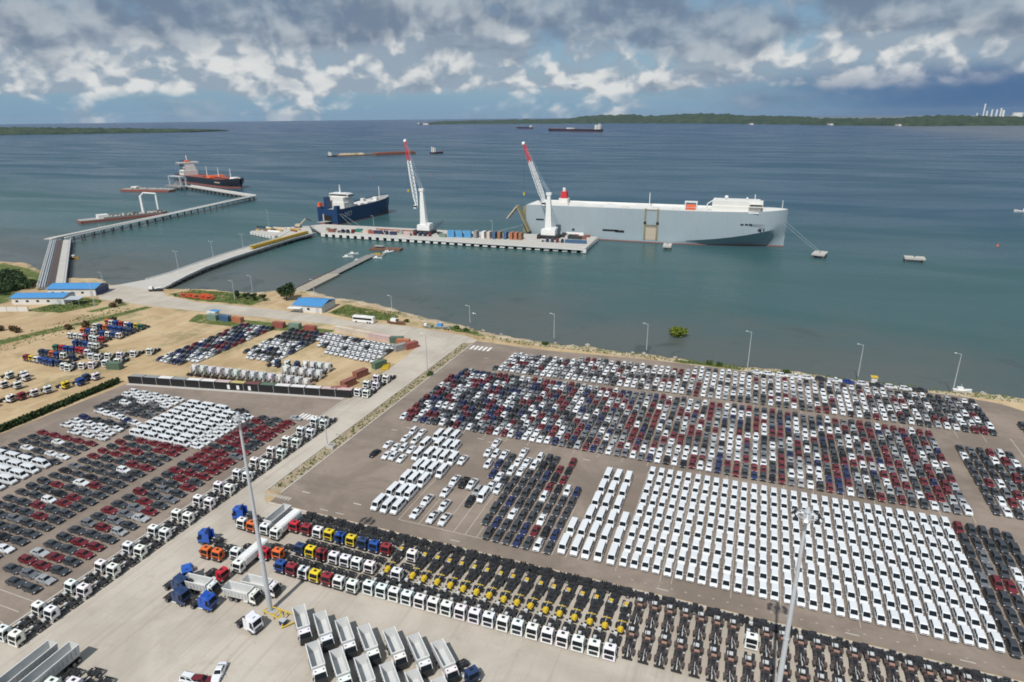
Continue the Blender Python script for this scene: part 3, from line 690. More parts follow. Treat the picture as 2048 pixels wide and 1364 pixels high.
# ---- split into individuals (300 of a kind at most, nearest first) and the far remainder
import numpy as np
bykind = {}
for r in FLEET: bykind.setdefault(r[0], []).append(r)
for kind, rows in bykind.items():
    rows.sort(key=lambda r: r[1] ** 2 + r[2] ** 2)
    for (k, x, y, rot, cl, where, sc) in rows[:300]:
        lab = ('%s %s%s' if where[0] == ',' else '%s %s %s') % (COLN.get(cl, cl), KN[k], where); grp = '%ss %s' % (KN[k], where.split(',')[-1].strip()) if where[0] == ',' else lab; rgb = COL[cl]
        v = RND.uniform(.88, 1.08) if cl != 'white' else RND.uniform(.95, 1.02); rgb = tuple(min(.86, ch * v) for ch in rgb)
        z = 0.045 if (x > -117 and y > 118) or (x < -137 and y < 175) else 0.0
        if math.sqrt(x * x + y * y) < 182:
            t = thing(KO[k], lab, KC[k], (x, y, z), rot, grp)
            for n, me in PARTS[k]: link(n, me, t, color=rgb)
        else:
            t = tag(link(KO[k], WHOLE[k][1], None, (x, y, z), rot, rgb), lab, KC[k], grp)
        t.scale = (1.12, 1.08, 1.08) if (x < -137 and y < 166 and k in ('sedan', 'hatchback')) else (1.03, sc, .98) if sc != 1 else ((1.07, 1, 1) if k == 'minivan' else (1, 1, 1))
    rest = rows[300:]
    if rest:
        w = WHOLE[k][0]; V = np.array(w.v); nv = len(V); vs, fs, cols, mts = [], [], [], []
        for n, (k, x, y, rot, cl, where, sc) in enumerate(rest):
            c, s = cos(rot), sin(rot); z = 0.045 if x > -117 or y < 175 else 0.0
            VX, VY = V[:, 0] * (1.03 if sc != 1 else 1), V[:, 1] * sc; vs.append(np.stack([VX * c - VY * s + x, VX * s + VY * c + y, V[:, 2] * .98 + z], 1))
            fs += [tuple(i + n * nv for i in f) for f in w.f]; mts += ['paint_far' if m == 'paint' else m for m in w.m]
            v = RND.uniform(.88, 1.08); cols.append([min(.86, ch * v) for ch in COL[cl]] + [1.0])
        big_ = MB(); big_.v = np.concatenate(vs).tolist(); big_.f = fs; big_.m = mts
        me = big_.mesh('far_' + kind); ca = me.color_attributes.new('Col', 'FLOAT_COLOR', 'POINT')
        ca.data.foreach_set('color', np.repeat(np.array(cols, dtype=np.float32), nv, axis=0).ravel())
        o = link('far_%s_rows' % kind, me); o['kind'] = 'stuff'
        tag(o, 'farthest packed rows of many coloured %ss beyond the nearer ones' % KN[kind].replace(' car', ''), 'cars')
# ------------------------------------------------------------------ trucks (front towards -y)
def wheel_mesh(w=.34, r=.52, n=14):
    m = MB(); m.cyl((0, 0, 0), 'x', r, w, n, 'rubber')
    for s in (-1, 1): m.cyl((s * (w / 2 + .006), 0, 0), 'x', r * .56, .03, 10, 'rim'); m.cyl((s * (w / 2 + .04), 0, 0), 'x', r * .2, .05, 6, 'chassis')
    return m
def cab(front=-3.0, depth=1.85, roof=3.05, lowgrille=False, hatches=1, dark=False, rake=.3):
    c, s, w, w2_, gr, h = MB(), MB(), MB(), MB(), MB(), MB()
    f, b = front, front + depth
    prof = [(f + .08, .72), (f, 1.0), (f + .02, 1.72), (f + rake, roof - .32), (f + rake + .22, roof - .05), (b - .15, roof), (b, roof - .1), (b, .95), (f + .9, .95)]
    xw = lambda z: 1.23 - .13 * max(0, (z - 1.7) / 1.35)
    c.loft([[(-xw(z), y, z) for y, z in prof], [(xw(z), y, z) for y, z in prof]], 'truck_paint')
    if not dark: c.box(-1.0, 1.0, f + .12, f + .42, roof - .24, roof - .16, 'truck_paint')      # sun visor
    for sx in (-1, 1):
        c.box(sx * 1.36 - .09, sx * 1.36 + .09, f + .1, f + .24, 1.75, 2.45, 'trim'); c.box(min(sx * 1.1, sx * 1.36), max(sx * 1.1, sx * 1.36), f + .15, f + .19, 2.38, 2.42, 'trim')
        c.box(sx * .95 - .22, sx * .95 + .22, f - .02, f + .1, .86, 1.08, 'lamp')
        c.box(sx * 1.12 - .1, sx * 1.12 + .13, f + .95, f + 1.75, .5, .95, 'trim')   # step and mudguard
    c.box(-1.22, 1.22, f - .04, f + .25, .42, .74, 'trim' if not lowgrille else 'truck_paint')
    s.quad((-1.06, f + .035, 1.78), (1.06, f + .035, 1.78), (.98, f + rake * .95 - .02, roof - .4), (-.98, f + rake * .95 - .02, roof - .4), 'glass')
    for sx in (-1, 1):
        q = [(sx * 1.235, f + .28, 1.72), (sx * 1.235, f + 1.15, 1.72), (sx * 1.165, f + 1.12, roof - .48), (sx * 1.165, f + .46, roof - .48)]
        (w if sx > 0 else w2_).quad(*(q if sx > 0 else q[::-1]), 'glass')
    if dark: gr.box(-1.2, 1.2, f - .06, f + .06, .4, 1.74, 'trim'); s.quad((-1.14, f + .02, 1.74), (1.14, f + .02, 1.74), (1.04, f + rake + .01, roof - .3), (-1.04, f + rake + .01, roof - .3), 'trim')
    gr.box(-.86, .86, f - .035, f + .06, 1.0 if not lowgrille else .8, 1.52, 'trim')
    for k in range(4): gr.box(-.8, .8, f - .05, f - .03, 1.06 + .11 * k, 1.10 + .11 * k, 'chassis')
    if hatches == 1: h.box(-.34, .34, f + .85, f + 1.4, roof - .03, roof + .05, 'black')
    else:
        for sx in (-.75, .75): h.box(sx - .13, sx + .13, f + .8, f + 1.05, roof - .04, roof + .04, 'trim')
    return dict(cab=c, windscreen=s, side_window=w, side_window_=w2_, grille=gr, roof_hatch=h)
def frame(y0, y1, rear):
    c = MB()
    for sx in (-.42, .42): c.box(sx - .06, sx + .06, y0, y1, .72, .98, 'chassis')
    k = y0 + .4
    while k < y1: c.box(-.42, .42, k, k + .12, .76, .94, 'chassis'); k += .95
    c.cyl((-.98, y0 + 2.4, .72), 'y', .3, 1.1, 10, 'bed_steel'); c.box(.68, 1.2, y0 + 1.9, y0 + 2.9, .45, .95, 'chassis')
    c.box(-1.1, 1.1, y0 + .35, y0 + .5, .42, .62, 'chassis')
    for y in rear:
        c.box(-1.0, 1.0, y - .09, y + .09, .42, .6, 'chassis')
    c.box(-1.15, 1.15, y1 - .12, y1, .62, .9, 'chassis')
    for sx in (-.95, .95): c.box(sx - .14, sx + .14, y1 - .05, y1 + .02, .7, .84, 'tail_lamp')
    return c
def tractor_parts(lowgrille):
    d = cab(lowgrille=lowgrille)
    y2 = 4.3 if lowgrille else 3.0; ra = (1.7, 3.1) if lowgrille else (1.85,); ch = frame(-2.8, y2, ra)
    if lowgrille:
        for k in range(6): ch.box(-.9 + .35 * (k % 2), -.3 + .5 * (k % 2), -.5 + .75 * k, .1 + .75 * k, .8, 1.05 + .12 * (k % 3), ('trim', 'chassis', 'bed_steel')[k % 3])
    ch.cyl((0, 1.75, 1.06), 'z', .46, .1, 12, 'trim'); ch.box(-.5, .5, 1.3, 2.3, .98, 1.03, 'trim')
    for sx in (-.95, .95):
        ch.box(sx - .3, sx + .3, 1.2, 2.5, 1.07, 1.12, 'trim')
    ch.cyl((.75, -.85, 1.9), 'z', .09, 1.9, 7, 'bed_steel'); ch.box(-.7, .7, -.95, -.75, .98, 1.7, 'trim')
    ch.cyl((-.3, -.1, 1.1), 'y', .17, .9, 8, 'chassis'); ch.cyl((.3, .1, 1.1), 'y', .14, .8, 8, 'bed_steel')
    return d, ch, [(-1.02, -2.0), (1.02, -2.0)], [(sx * .93, y) for y in ra for sx in (-1, 1)]
WHEEL_S, WHEEL_D = wheel_mesh(), wheel_mesh(.62)
WHEEL_SM, WHEEL_DM = WHEEL_S.mesh('truck_wheel'), WHEEL_D.mesh('truck_wheel_pair')
class Kind:
    def __init__(s, name, coloured, fixed, w1, w2):
        s.name = name; s.col = [(n, m.mesh(name + '_' + n)) for n, m in coloured.items()]; s.fix = [(n, m.mesh(name + '_' + n)) for n, m in fixed.items()]
        s.w1, s.w2 = w1, w2
        w = MB()
        for m in list(coloured.values()) + list(fixed.values()): w.merge(m)
        for pos, wh in ((w1, WHEEL_S), (w2, WHEEL_D)):
            for x, y in pos: w.x = Matrix.Translation((x, y, .52)); w.add(wh.v, wh.f, 'rubber'); w.x = None
        s.one = w.mesh(name)
    def place(s, x, y, rot, rgb, label, cat, group=None, far=False, z=.03, name=None):
        nm = name or s.name
        if far: return tag(link(nm, s.one, None, (x, y, z), rot, rgb), label, cat, group or label)
        t = thing(nm, label, cat, (x, y, z), rot, group or label)
        for n, me in s.col: link(n.rstrip('_'), me, t, color=rgb)
        for n, me in s.fix: link(n, me, t)
        for a, b in s.w1: link('wheel', WHEEL_SM, t, (a, b, .52))
        for a, b in s.w2: link('wheel', WHEEL_DM, t, (a, b, .52))
        return t
d, ch, w1, w2 = tractor_parts(False); TRACTOR = Kind('truck_tractor', d, dict(chassis=ch), w1, w2)
d, ch, w1, w2 = tractor_parts(False); d = cab(front=-3.0, depth=2.25, roof=3.55); d['cab'].hexa([(-1.05, -2.3, 3.5), (1.05, -2.3, 3.5), (1.1, -.75, 3.5), (-1.1, -.75, 3.5), (-.8, -1.6, 3.7), (.8, -1.6, 3.7), (1.0, -.72, 4.15), (-1.0, -.72, 4.15)], 'truck_paint')
for sx in (-1.15, 1.15): d['cab'].box(sx - .05, sx + .05, -.75, .1, .95, 3.4, 'truck_paint')
SLEEPER = Kind('truck_tractor', d, dict(chassis=ch), w1, w2)
d, ch, w1, w2 = tractor_parts(True); TRACTOR_B = Kind('truck_tractor', d, dict(chassis=ch), w1, w2)
def dump_bed(y0, y1, z0, z1, w=1.24, wi=1.13, slope=.5):
    b = MB(); t = .08
    # outer shell as four thin walls and a floor, rear end raked
    wl = w * .86
    for sx in (-1, 1):
        o = [(sx * wl, y0, z0), (sx * wl, y1 - slope, z0), (sx * w, y1, z1), (sx * w, y0, z1)]
        i = [(sx * (wl - t), y0, z0), (sx * (wl - t), y1 - slope, z0), (sx * (w - t), y1, z1), (sx * (w - t), y0, z1)]
        vs = o + i; fs = [(0, 1, 2, 3), (7, 6, 5, 4), (0, 4, 5, 1), (1, 5, 6, 2), (2, 6, 7, 3), (3, 7, 4, 0)]
        b.add(vs, fs if sx > 0 else [f[::-1] for f in fs], 'bed_steel')
        k = y0 + .5
        while k < y1 - .4: b.box(min(sx * (w - .07), sx * (w + .05)), max(sx * (w - .07), sx * (w + .05)), k, k + .12, z0 + .5, z1 - .02, 'bed_steel'); k += .9
        b.box(min(sx * (w - t - .02), sx * (w + .04)), max(sx * (w - t - .02), sx * (w + .04)), y0 - .02, y1 + .01, z1 - .06, z1 + .06, 'white_steel')
    b.hexa([(-wl, y0, z0 - .08), (wl, y0, z0 - .08), (wl, y1 - slope, z0 - .08), (-wl, y1 - slope, z0 - .08), (-wl, y0, z0 + .02), (wl, y0, z0 + .02), (wl, y1 - slope, z0 + .02), (-wl, y1 - slope, z0 + .02)], 'bed_steel')
    for yy, sl in ((y0, 0), (y1, slope)):
        b.hexa([(-wl + t, yy - sl - .04, z0), (wl - t, yy - sl - .04, z0), (wl - t, yy - sl + .04, z0), (-wl + t, yy - sl + .04, z0),
                (-w + t, yy - .05, z1 + .1 * (sl == 0)), (w - t, yy - .05, z1 + .1 * (sl == 0)), (w - t, yy + .03, z1 + .1 * (sl == 0)), (-w + t, yy + .03, z1 + .1 * (sl == 0))], 'bed_steel')
    b.box(-w + .05, w - .05, y0 - .06, y0 + .08, z1 + .08, z1 + .2, 'white_steel')
    return b
def fix_y(pos): return pos
d = cab(front=-4.3, depth=1.6, roof=3.0, hatches=2, dark=True, rake=.5); ch = frame(-4.1, 3.9, (.8, 2.1, 3.2))
ch.box(-.5, .5, -2.6, -2.1, .98, 2.1, 'trim')
DUMP = Kind('dump_truck', d, dict(chassis=ch, dump_bed=dump_bed(-2.45, 4.2, 1.2, 3.1)), [(-1.02, -3.3), (1.02, -3.3)], [(sx * .93, y) for y in (.8, 2.15) for sx in (-1, 1)])
d = cab(front=-4.9, depth=1.75, roof=3.05); ch = frame(-4.7, 4.9, (1.2, 2.5, 3.8))
TIPPER = Kind('tipper_truck', d, dict(chassis=ch, dump_bed=dump_bed(-2.9, 5.0, 1.25, 3.3, slope=.25)), [(-1.02, -3.9), (1.02, -3.9)], [(sx * .93, y) for y in (1.2, 2.5, 3.8) for sx in (-1, 1)])
tb = MB(); tb.loft([[(x * k, y, z) for x, z in ((-1.05, 1.2), (1.05, 1.2), (1.22, 1.6), (1.22, 2.9), (.95, 3.3), (-.95, 3.3), (-1.22, 2.9), (-1.22, 1.6))] for y, k in ((-2.9, .97), (-2.8, 1), (4.7, 1), (4.85, .97))], 'white_steel')
for k in range(9): tb.box(-1.26, 1.26, -2.6 + .88 * k, -2.52 + .88 * k, 1.7, 2.85, 'white_steel'); tb.box(-.93, .93, -2.6 + .88 * k, -2.53 + .88 * k, 3.3, 3.35, 'bed_steel')
TANKER = Kind('covered_truck', cab(front=-4.9, depth=1.75, roof=3.05), dict(chassis=frame(-4.7, 4.9, (1.2, 2.5, 3.8)), covered_body=tb), [(-1.02, -3.9), (1.02, -3.9)], [(sx * .93, y) for y in (1.2, 2.5, 3.8) for sx in (-1, 1)])
TC = dict(red=(.50, .02, .035), crimson=(.28, .02, .03), white=(.80, .80, .79), yellow=(.74, .55, .02), blue=(.015, .075, .33), navy=(.022, .05, .13), orange=(.72, .15, .025), green=(.03, .16, .09), cobalt=(.012, .085, .40))
def tr(kind, x, y, rot, c, where, cat='truck', far=False, noun='truck tractor', z=.03):
    rgb = tuple(min(.85, v * RND.uniform(.93, 1.05)) for v in TC[c]); return kind.place(x, y, rot + RND.gauss(0, .01), rgb, ('%s %s%s' if where[0] == ',' else '%s %s %s') % (c if c != 'cobalt' else 'bright blue', noun, where), cat, 'truck rows of the concrete yard' if where[0] == ',' else None, far, z)
# rows in the concrete yard; y is the truck centre (cab roof lies 2.0 ahead of it)
for x, c in zip((-101.6, -97.9, -94.4, -91.1, -87.8, -84.6, -81.3, -78.1, -74.8, -67.7), 'red crimson white yellow blue yellow navy blue crimson white'.split()): tr(TRACTOR, x, 112.1, 0, c, 'in the back coloured row below the kerb')
for k, (x, c) in enumerate(zip((-94.4, -91.3, -88.2, -84.7, -81.5, -78.4, -74.9, -67.8), 'navy yellow crimson white white white white white'.split())): tr(TRACTOR, x, 105.1, 0, c, ', %s from the orange one in the middle truck row' % nth(k + 1))
for x, c in zip((-94.6, -91.4, -88.1, -84.9, -81.7, -78.6, -75.0), 'blue crimson white yellow crimson white white'.split()): tr(TRACTOR, x, 98.3, 0, c, 'in the front coloured row of the truck yard')
for k in range(18): tr(TRACTOR_B, -71.4 + 3.172 * k, 99.3 + .03 * k, 0, 'white', ', %s in the long white row from the coloured tractors' % nth(k + 1))
tr(TRACTOR_B, 8.1, 112.1, 0, 'white', 'standing alone among the bare bus chassis')
tr(TRACTOR, -101.4, 100.8, 0, 'red', 'beside the white covered truck'); tr(TRACTOR, -98.2, 101.7, 0, 'orange', 'between red tractor and coloured rows')
tr(SLEEPER, -117.6, 110.2, -pi / 2 + .25, 'cobalt', 'at the corner of the yard by the road'); tr(TRACTOR, -115.2, 108.6, 0, 'white', 'beside an orange tractor by the road'); tr(TRACTOR, -111.9, 108.4, 0, 'orange', 'between white tractor and white tipper')
tr(TIPPER, -108.0, 110.6, 0, 'white', 'with long open bed near the kerb', noun='tipper truck'); tr(TANKER, -104.2, 109.9, 0, 'white', 'behind the red tractors near the kerb', noun='covered tipper truck')
tr(SLEEPER, -118.2, 99.2, -pi / 2 + .2, 'cobalt', 'left of the two orange tractors'); tr(TRACTOR, -115.0, 96.4, 0, 'orange', 'in the pair facing the blue dump trucks'); tr(TRACTOR, -111.7, 96.6, 0, 'orange', 'in the pair facing the blue dump trucks')
tr(TRACTOR, -107.8, 98.4, 0, 'white', 'left of the white covered truck'); tr(TANKER, -103.9, 96.9, 0, 'white', 'next to the red tractor in the yard', noun='covered tipper truck')
E_ = pi / 2
tr(DUMP, -107.2, 84.9, E_ + .08, 'white', 'in front of the red tractor by the mast', noun='dump truck'); tr(DUMP, -96.6, 86.0, E_ + .06, 'white', 'nearest the foot of the tall mast', noun='dump truck'); tr(DUMP, -94.3, 89.3, E_ + .06, 'white', 'just behind the one at the mast foot', noun='dump truck')
tr(SLEEPER, -103.0, 81.2, E_ + .06, 'cobalt', 'alongside the white dump truck'); tr(SLEEPER, -109.8, 80.7, E_, 'navy', 'behind the bright blue tractor'); tr(SLEEPER, -113.8, 87.6, -pi / 2 + 2.4, 'cobalt', 'behind the white dump truck, nose outward')
tr(SLEEPER, -113.0, 83.5, E_, 'navy', 'at the tail of the dark tractor line'); tr(TRACTOR, -107.3, 89.6, E_ - .1, 'red', 'behind the white dump truck'); tr(SLEEPER, -89.4, 79.9, E_ - .15, 'white', 'standing apart in front of the tall mast')
# pairs along the west side of the road
for k in range(15):
    for x in (-134.1, -130.3): tr(TRACTOR_B, x, 62.2 + 7.235 * k, 0, 'white', ', %s side of the %s pair from the zebra crossing' % ('kerb' if x < -132 else 'road', nth(15 - k)))
# herringbone dump trucks
ang = radians(-43); hx, hy = cos(ang), sin(ang); rz = ang + pi / 2
for i in range(7):
    X = -75.8 + 5.3 * i; Y = 80.7 + (.25 * i if i > 3 else 0); tr(DUMP, X - 3.4 * hx, Y - 3.4 * hy, rz, 'white', ', %s from the mast in the back herringbone row' % nth(i + 1), noun='dump truck')
for i in range(7):
    X = -66.9 + 5.4 * i; Y = 73.5 + .15 * i; tr(DUMP, X - 3.4 * hx, Y - 3.4 * hy, rz, 'white', ', %s from the mast in the front herringbone row' % nth(i + 1), noun='dump truck')
tr(TRACTOR, -39.4, 80.2, rz, 'red', 'at the end of the herringbone dump trucks'); tr(TRACTOR, -42.0, 84.6, rz + .1, 'navy', 'beside the last herringbone dump truck'); tr(TRACTOR, -34.6, 79.6, rz + .4, 'navy', 'next to the red tractor at the frame edge')
# bottom left corner of the yard
TRL = Kind('tipper_trailer', dict(bed=dump_bed(-5.2, 5.2, 1.5, 3.9, slope=.2)), dict(chassis=frame(-5, 5, (2.2, 3.4, 4.5))), [], [(sx * .93, y) for y in (2.2, 3.4, 4.5) for sx in (-1, 1)])
for x, y, w_ in ((-119.3, 55.4, 'nearer the road'), (-115.0, 56.6, 'nearer the white tractors')): TRL.place(x, y, .06, TC['white'], 'long grey tipper trailer in the yard corner, ' + w_, 'trailer')
for x, y, c in ((-111.9, 56.6, 'white'), (-108.2, 58.0, 'white'), (-104.5, 57.2, 'navy')): tr(TRACTOR, x, y, .06, c, 'beside the long tipper trailers')
FLEET2 = [('sedan', -86.3, 68.4, -2.75 + pi, 'white', 'standing alone on the open concrete'), ('hatchback', at(404, 1366).x, at(404, 1366).y, 1.9, 'maroon', 'near the lone white sedan'), ('suv', at(384, 1364).x, at(384, 1364).y, 1.7, 'white', 'near the lone white sedan')]
for k, x, y, rot, cl, where in FLEET2:
    t = thing(KO[k], '%s %s %s' % (cl, KN[k], where), KC[k], (x, y, .03), rot)
    for n, me in PARTS[k]: link(n, me, t, color=COL[cl])
# ------------------------------------------------------------------ bare bus chassis
def bus_chassis(yellow, dark=False):
    def cc(n): return {'bed_steel': 'chassis', 'salmon': 'trim', 'brown_steel': 'trim'}.get(n, n) if dark else n
    fr, ax, eng, fm, cv = MB(), MB(), MB(), MB(), MB()
    st = 'chassis' if yellow else 'brown_steel'
    for sx in (-.48, .48): fr.box(sx - .07, sx + .07, -3.6, 4.7, .62, .9, st)
    for y in (-3.0, -2.2, -.9, .2, 1.3, 2.6, 3.6, 4.4): fr.box(-.48, .48, y, y + .14, .66, .86, st)
    fr.box(-.95, -.55, -.6, 1.0, .45, .95, 'chassis'); fr.box(.55, .98, -.5, .7, .4, .9, st); fr.cyl((.8, 1.1, .72), 'y', .26, .7, 8, 'bed_steel')
    for k in range(9):
        y = -1.5 + .42 * k
        if yellow and y < -.6: continue
        sx = (-1) ** k; cx = .5 if yellow else .78; fr.box(sx * cx - .24, sx * cx + .24, y, y + .38, .5, .85 + .25 * ((k * 7) % 4) / 3, ('trim', st, 'chassis')[k % 3])
    if not yellow:
        for sx in (-1, 1): fr.box(sx * .98 - .3, sx * .98 + .3, -2.8, -1.6, 1.0, 1.12, st); fr.box(sx * .95 - .34, sx * .95 + .34, 2.0, 3.2, 1.0, 1.14, st)
    for k in range(1 if yellow else 0, 5): fr.box(-.4, .4, -1.6 + .8 * k, -1.1 + .8 * k, .6, .95 + .2 * (k % 2), ('trim', 'chassis')[k % 2])
    for sx in (-.7, .7): fr.box(sx - .3, sx + .3, 3.2, 4.8, .6, 1.25, 'chassis')
    fr.cyl((-.1, -1.6, 1.0), 'y', .07, 2.4, 6, 'bed_steel'); fr.tube((.2, -1.5, 1.0), (.55, -2.6, 1.0), .05, 5, 'bed_steel')
    for k in range(7): fr.tube((-.35 + .11 * k, -2.8, .95), (-.2 + .08 * k, 2.4, 1.02), .035, 4, 'trim')
    eng.box(-.5, .5, 2.5, 3.8, .75, 1.45, 'chassis'); eng.box(-.38, .3, 2.7, 3.5, 1.45, 1.62, 'bed_steel'); eng.box(-.75, -.55, 3.0, 3.7, .7, 1.4, 'bed_steel'); eng.cyl((0, 2.42, 1.05), 'y', .42, .08, 10, 'trim')
    fm.box(-1.0, 1.0, -3.95, -3.7, .4, .75, 'trim'); fm.box(-.62, .62, -3.75, -2.7, .7, 1.0, 'yellow' if yellow else 'trim')
    if yellow: fm.hexa([(-.5, -4.25, .5), (.5, -4.25, .5), (.66, -2.95, .5), (-.66, -2.95, .5), (-.3, -4.0, 1.25), (.3, -4.0, 1.25), (.5, -3.05, 1.4), (-.5, -3.05, 1.4)], 'yellow'); fm.box(-.8, .8, -1.3, -1.1, .95, 1.06, 'yellow'); fm.box(-1.0, -.3, -2.9, -2.0, .9, 1.35, 'black'); fm.box(.3, 1.0, -2.9, -2.0, .9, 1.35, 'black')
    else: fm.box(-.1, .1, -3.9, -2.9, 1.0, 1.16, 'bed_steel'); fm.box(-.55, -.35, -3.7, -2.9, 1.0, 1.3, 'trim'); fm.box(.35, .6, -3.7, -3.1, 1.0, 1.4, 'brown_steel')
    fm.tube((-.5, -2.9, 1.0), (-.5, -3.25, 1.65), .05, 6, 'trim'); fm.cyl((-.5, -3.27, 1.68), Vector((0, -.5, .85)), .24, .05, 10, 'black'); fm.box(-.75, -.25, -2.7, -2.2, .95, 1.3, 'black')
    if yellow: cv.box(-.4, .4, 2.9, 3.5, 1.63, 1.95, 'yellow'); cv.box(-.7, -.1, 3.5, 3.9, 1.46, 1.7, 'salmon')
    else: cv.box(-.5, .5, 1.7, 2.15, 1.0, 1.3, 'salmon')
    for m_ in (fr, eng, fm, cv): m_.m = [cc(n) for n in m_.m]
    return dict(frame=fr, engine=eng, front_module=fm, engine_cover=cv)
CH_Y = Kind('bus_chassis', {}, bus_chassis(True), [(-1.0, -2.2), (1.0, -2.2)], [(-.85, 2.6), (.85, 2.6)])
CH_B = Kind('bus_chassis', {}, bus_chassis(False), [(-1.0, -2.2), (1.0, -2.2)], [(-.85, 2.6), (.85, 2.6)])
CH_D = Kind('bus_chassis', {}, bus_chassis(False, True), [(-1.0, -2.2), (1.0, -2.2)], [(-.85, 2.6), (.85, 2.6)])  # darkened copy of the brown chassis, for the dark band at the kerb
for k in range(18):
    x = -71.4 + 3.2 * k
    if k in (1,): continue
    CH_Y.place(x, 108.4, RND.gauss(0, .015), None, 'bare black bus chassis with yellow nose, %s from the coloured tractors' % nth(k + 1), 'bus chassis', 'bus chassis with yellow noses')
for c in range(23):
    x = -14.4 + 3.17 * c
    for j in range(2):
        if j == 1 and c == 7: continue
        CH_B.place(x, 102.2 + 8.9 * j + .04 * c, RND.gauss(0, .015), None, 'bare brown bus chassis, %s of the %s column past the yellow-nosed ones' % (('yard end', 'kerb end')[j], nth(c + 1)), 'bus chassis', 'bare brown bus chassis in columns')

for k in range(17): CH_D.place(-98.5 + 9.3 * k, 116.4, E_ + RND.gauss(0, .01), None, 'dark bus chassis added lengthwise to fill the dark kerb band, %s from the road' % nth(k + 1), 'bus chassis', 'bus chassis added along the kerb')  # added row, dark throughout, to give a continuous dark band below the kerb
for k in range(17):
    if k != 1: CH_D.place(-71.2 + 3.2 * k, 113.6 + .3 * (k % 2), pi + RND.gauss(0, .05), None, 'bare dark bus chassis tail to tail with the %s yellow-nosed one' % nth(k + 1), 'bus chassis', 'bus chassis behind the yellow-nosed ones')
# ------------------------------------------------------------------ lighting masts
def high_mast(x, y, h, label):
    t = thing('lighting_mast', label, 'mast', (x, y, 0.03))
    p = MB(); p.tube((0, 0, 0), (0, 0, h * .5), .55, 12, 'galv', .38); p.tube((0, 0, h * .5 - .01), (0, 0, h), .38, 12, 'galv', .22); p.cyl((0, 0, .06), 'z', .95, .12, 12, 'galv')
    for k in range(3): p.cyl((0, 0, h * (.28 + .22 * k)), 'z', .56 - .1 * k, .25, 12, 'galv')
    part('pole', p, t)
    r = MB(); n = 16
    for k in range(n):
        a, b = 2 * pi * k / n, 2 * pi * (k + 1) / n
        r.tube((1.25 * cos(a), 1.25 * sin(a), h - .6), (1.25 * cos(b), 1.25 * sin(b), h - .6), .08, 5, 'galv')
    for k in range(4): a = pi / 2 * k; r.tube((.15 * cos(a), .15 * sin(a), h - .2), (1.5 * cos(a), 1.5 * sin(a), h - .6), .07, 5, 'white_steel')
    r.cyl((0, 0, h + .25), 'z', .5, .7, 10, 'galv', .25); r.cyl((0, 0, h - .6), 'z', .7, .5, 10, 'galv')
    hd = part('head_ring', r, t)
    fl = MB(); fl.box(-.34, .34, -.2, .25, -.3, .3, 'trim'); fl.box(-.28, .28, -.23, -.19, -.24, .24, 'lamp'); fl.box(-.06, .06, .2, .45, .2, .5, 'galv'); fm = fl.mesh('floodlight')
    for a in (.1, .55, 1.5, 2.5, 2.95, 3.4, 4.6, 5.9):
        o = link('floodlight', fm, hd, (1.75 * cos(a), 1.75 * sin(a), h - .75 + .2 * sin(a * 7))); o.rotation_euler = (radians(-38), 0, a + pi / 2)
high_mast(-88.6, 85.3, 46.5, 'tall grey floodlight mast rising beside the dump trucks')
high_mast(11.4, 88.6, 46.0, 'tall grey floodlight mast rising before the minivans')
# yellow steel frame with a cabinet round the first mast
t = thing('steel_trestle', 'yellow steel trestle with blue box lying round the mast foot', 'frame', (-85.5, 84.3, .03), -.08)
bars = [((-3.5, 1, 1.0), (3.2, 1.3, 1.0)), ((-3.5, -.6, 1.0), (2.4, -1, 1.0)), ((-3.5, 1, 1), (-3.5, -.6, 1)), ((-.6, 1.1, 1), (-.6, -.8, 1)), ((1.4, 1.2, 1), (1.4, -.9, 1)), ((3.2, 1.3, 1), (4.4, .2, .6)), ((4.4, .2, .6), (2.8, -2.2, .3)), ((2.4, -1, 1), (2.8, -2.2, .3)), ((-.6, 1.1, 1), (1.4, -.9, 1))]
for a, b in bars: part('beam', MB().tube(a, b, .14, 6, 'yellow'), t)
for x, y in ((-3.5, 1), (-3.5, -.6), (1.4, 1.2), (1.4, -.9), (-.6, 1.1), (-.6, -.8)): part('post', MB().tube((x, y, 0), (x, y, 1.0), .11, 6, 'ochre'), t)
part('cabinet', MB().box(1.6, 2.9, -1.6, -.6, .1, 1.2, 'navy').box(1.55, 2.95, -1.65, -.55, 1.2, 1.3, 'galv'), t)
# slim lamp poles along the shore, road and causeway
def pole(bx, by, py, label, z0=0.03, arms=1, head='white_steel', group='slim street lamp poles'):
    h = max(6.0, height_to(bx, by, py) - z0)
    t = thing('lamp_pole', label, 'lamp pole', (bx, by, z0), 0, group)
    part('pole', MB().tube((0, 0, 0), (0, 0, h), .20, 8, 'galv', .11), t)
    a = MB()
    for k in range(arms):
        s = 1 if k == 0 else -1
        a.tube((0, 0, h - .15), (-s * 1.6, 0, h + .2), .06, 5, 'galv'); a.box(-s * 1.9 - .35, -s * 1.9 + .35, -.17, .17, h + .12, h + .28, head)
    part('lamp_arm', a, t)
for (bx, by, ty) in [(940, 645, 612), (1108, 676, 628), (1293, 700, 648), (1495, 735, 664), (1716, 752, 690), (1906, 780, 708)]:
    p = at(bx, by); pole(p.x, p.y, ty, 'slim grey lamp pole at the sandy edge of the car lot')
for (bx, by, ty) in [(784, 620, 592), (630, 600, 560), (507, 595, 552), (470, 600, 562)]:
    p = at(bx, by); pole(p.x, p.y, ty, 'slim grey lamp pole on the grassy shore above the road')
for (bx, by, ty) in [(358, 545, 503), (427, 518, 483), (487, 500, 468)]:
    p = at(bx, by, 1.0); pole(p.x, p.y, ty, 'slim double lamp pole on the concrete causeway', 1.0, 2)
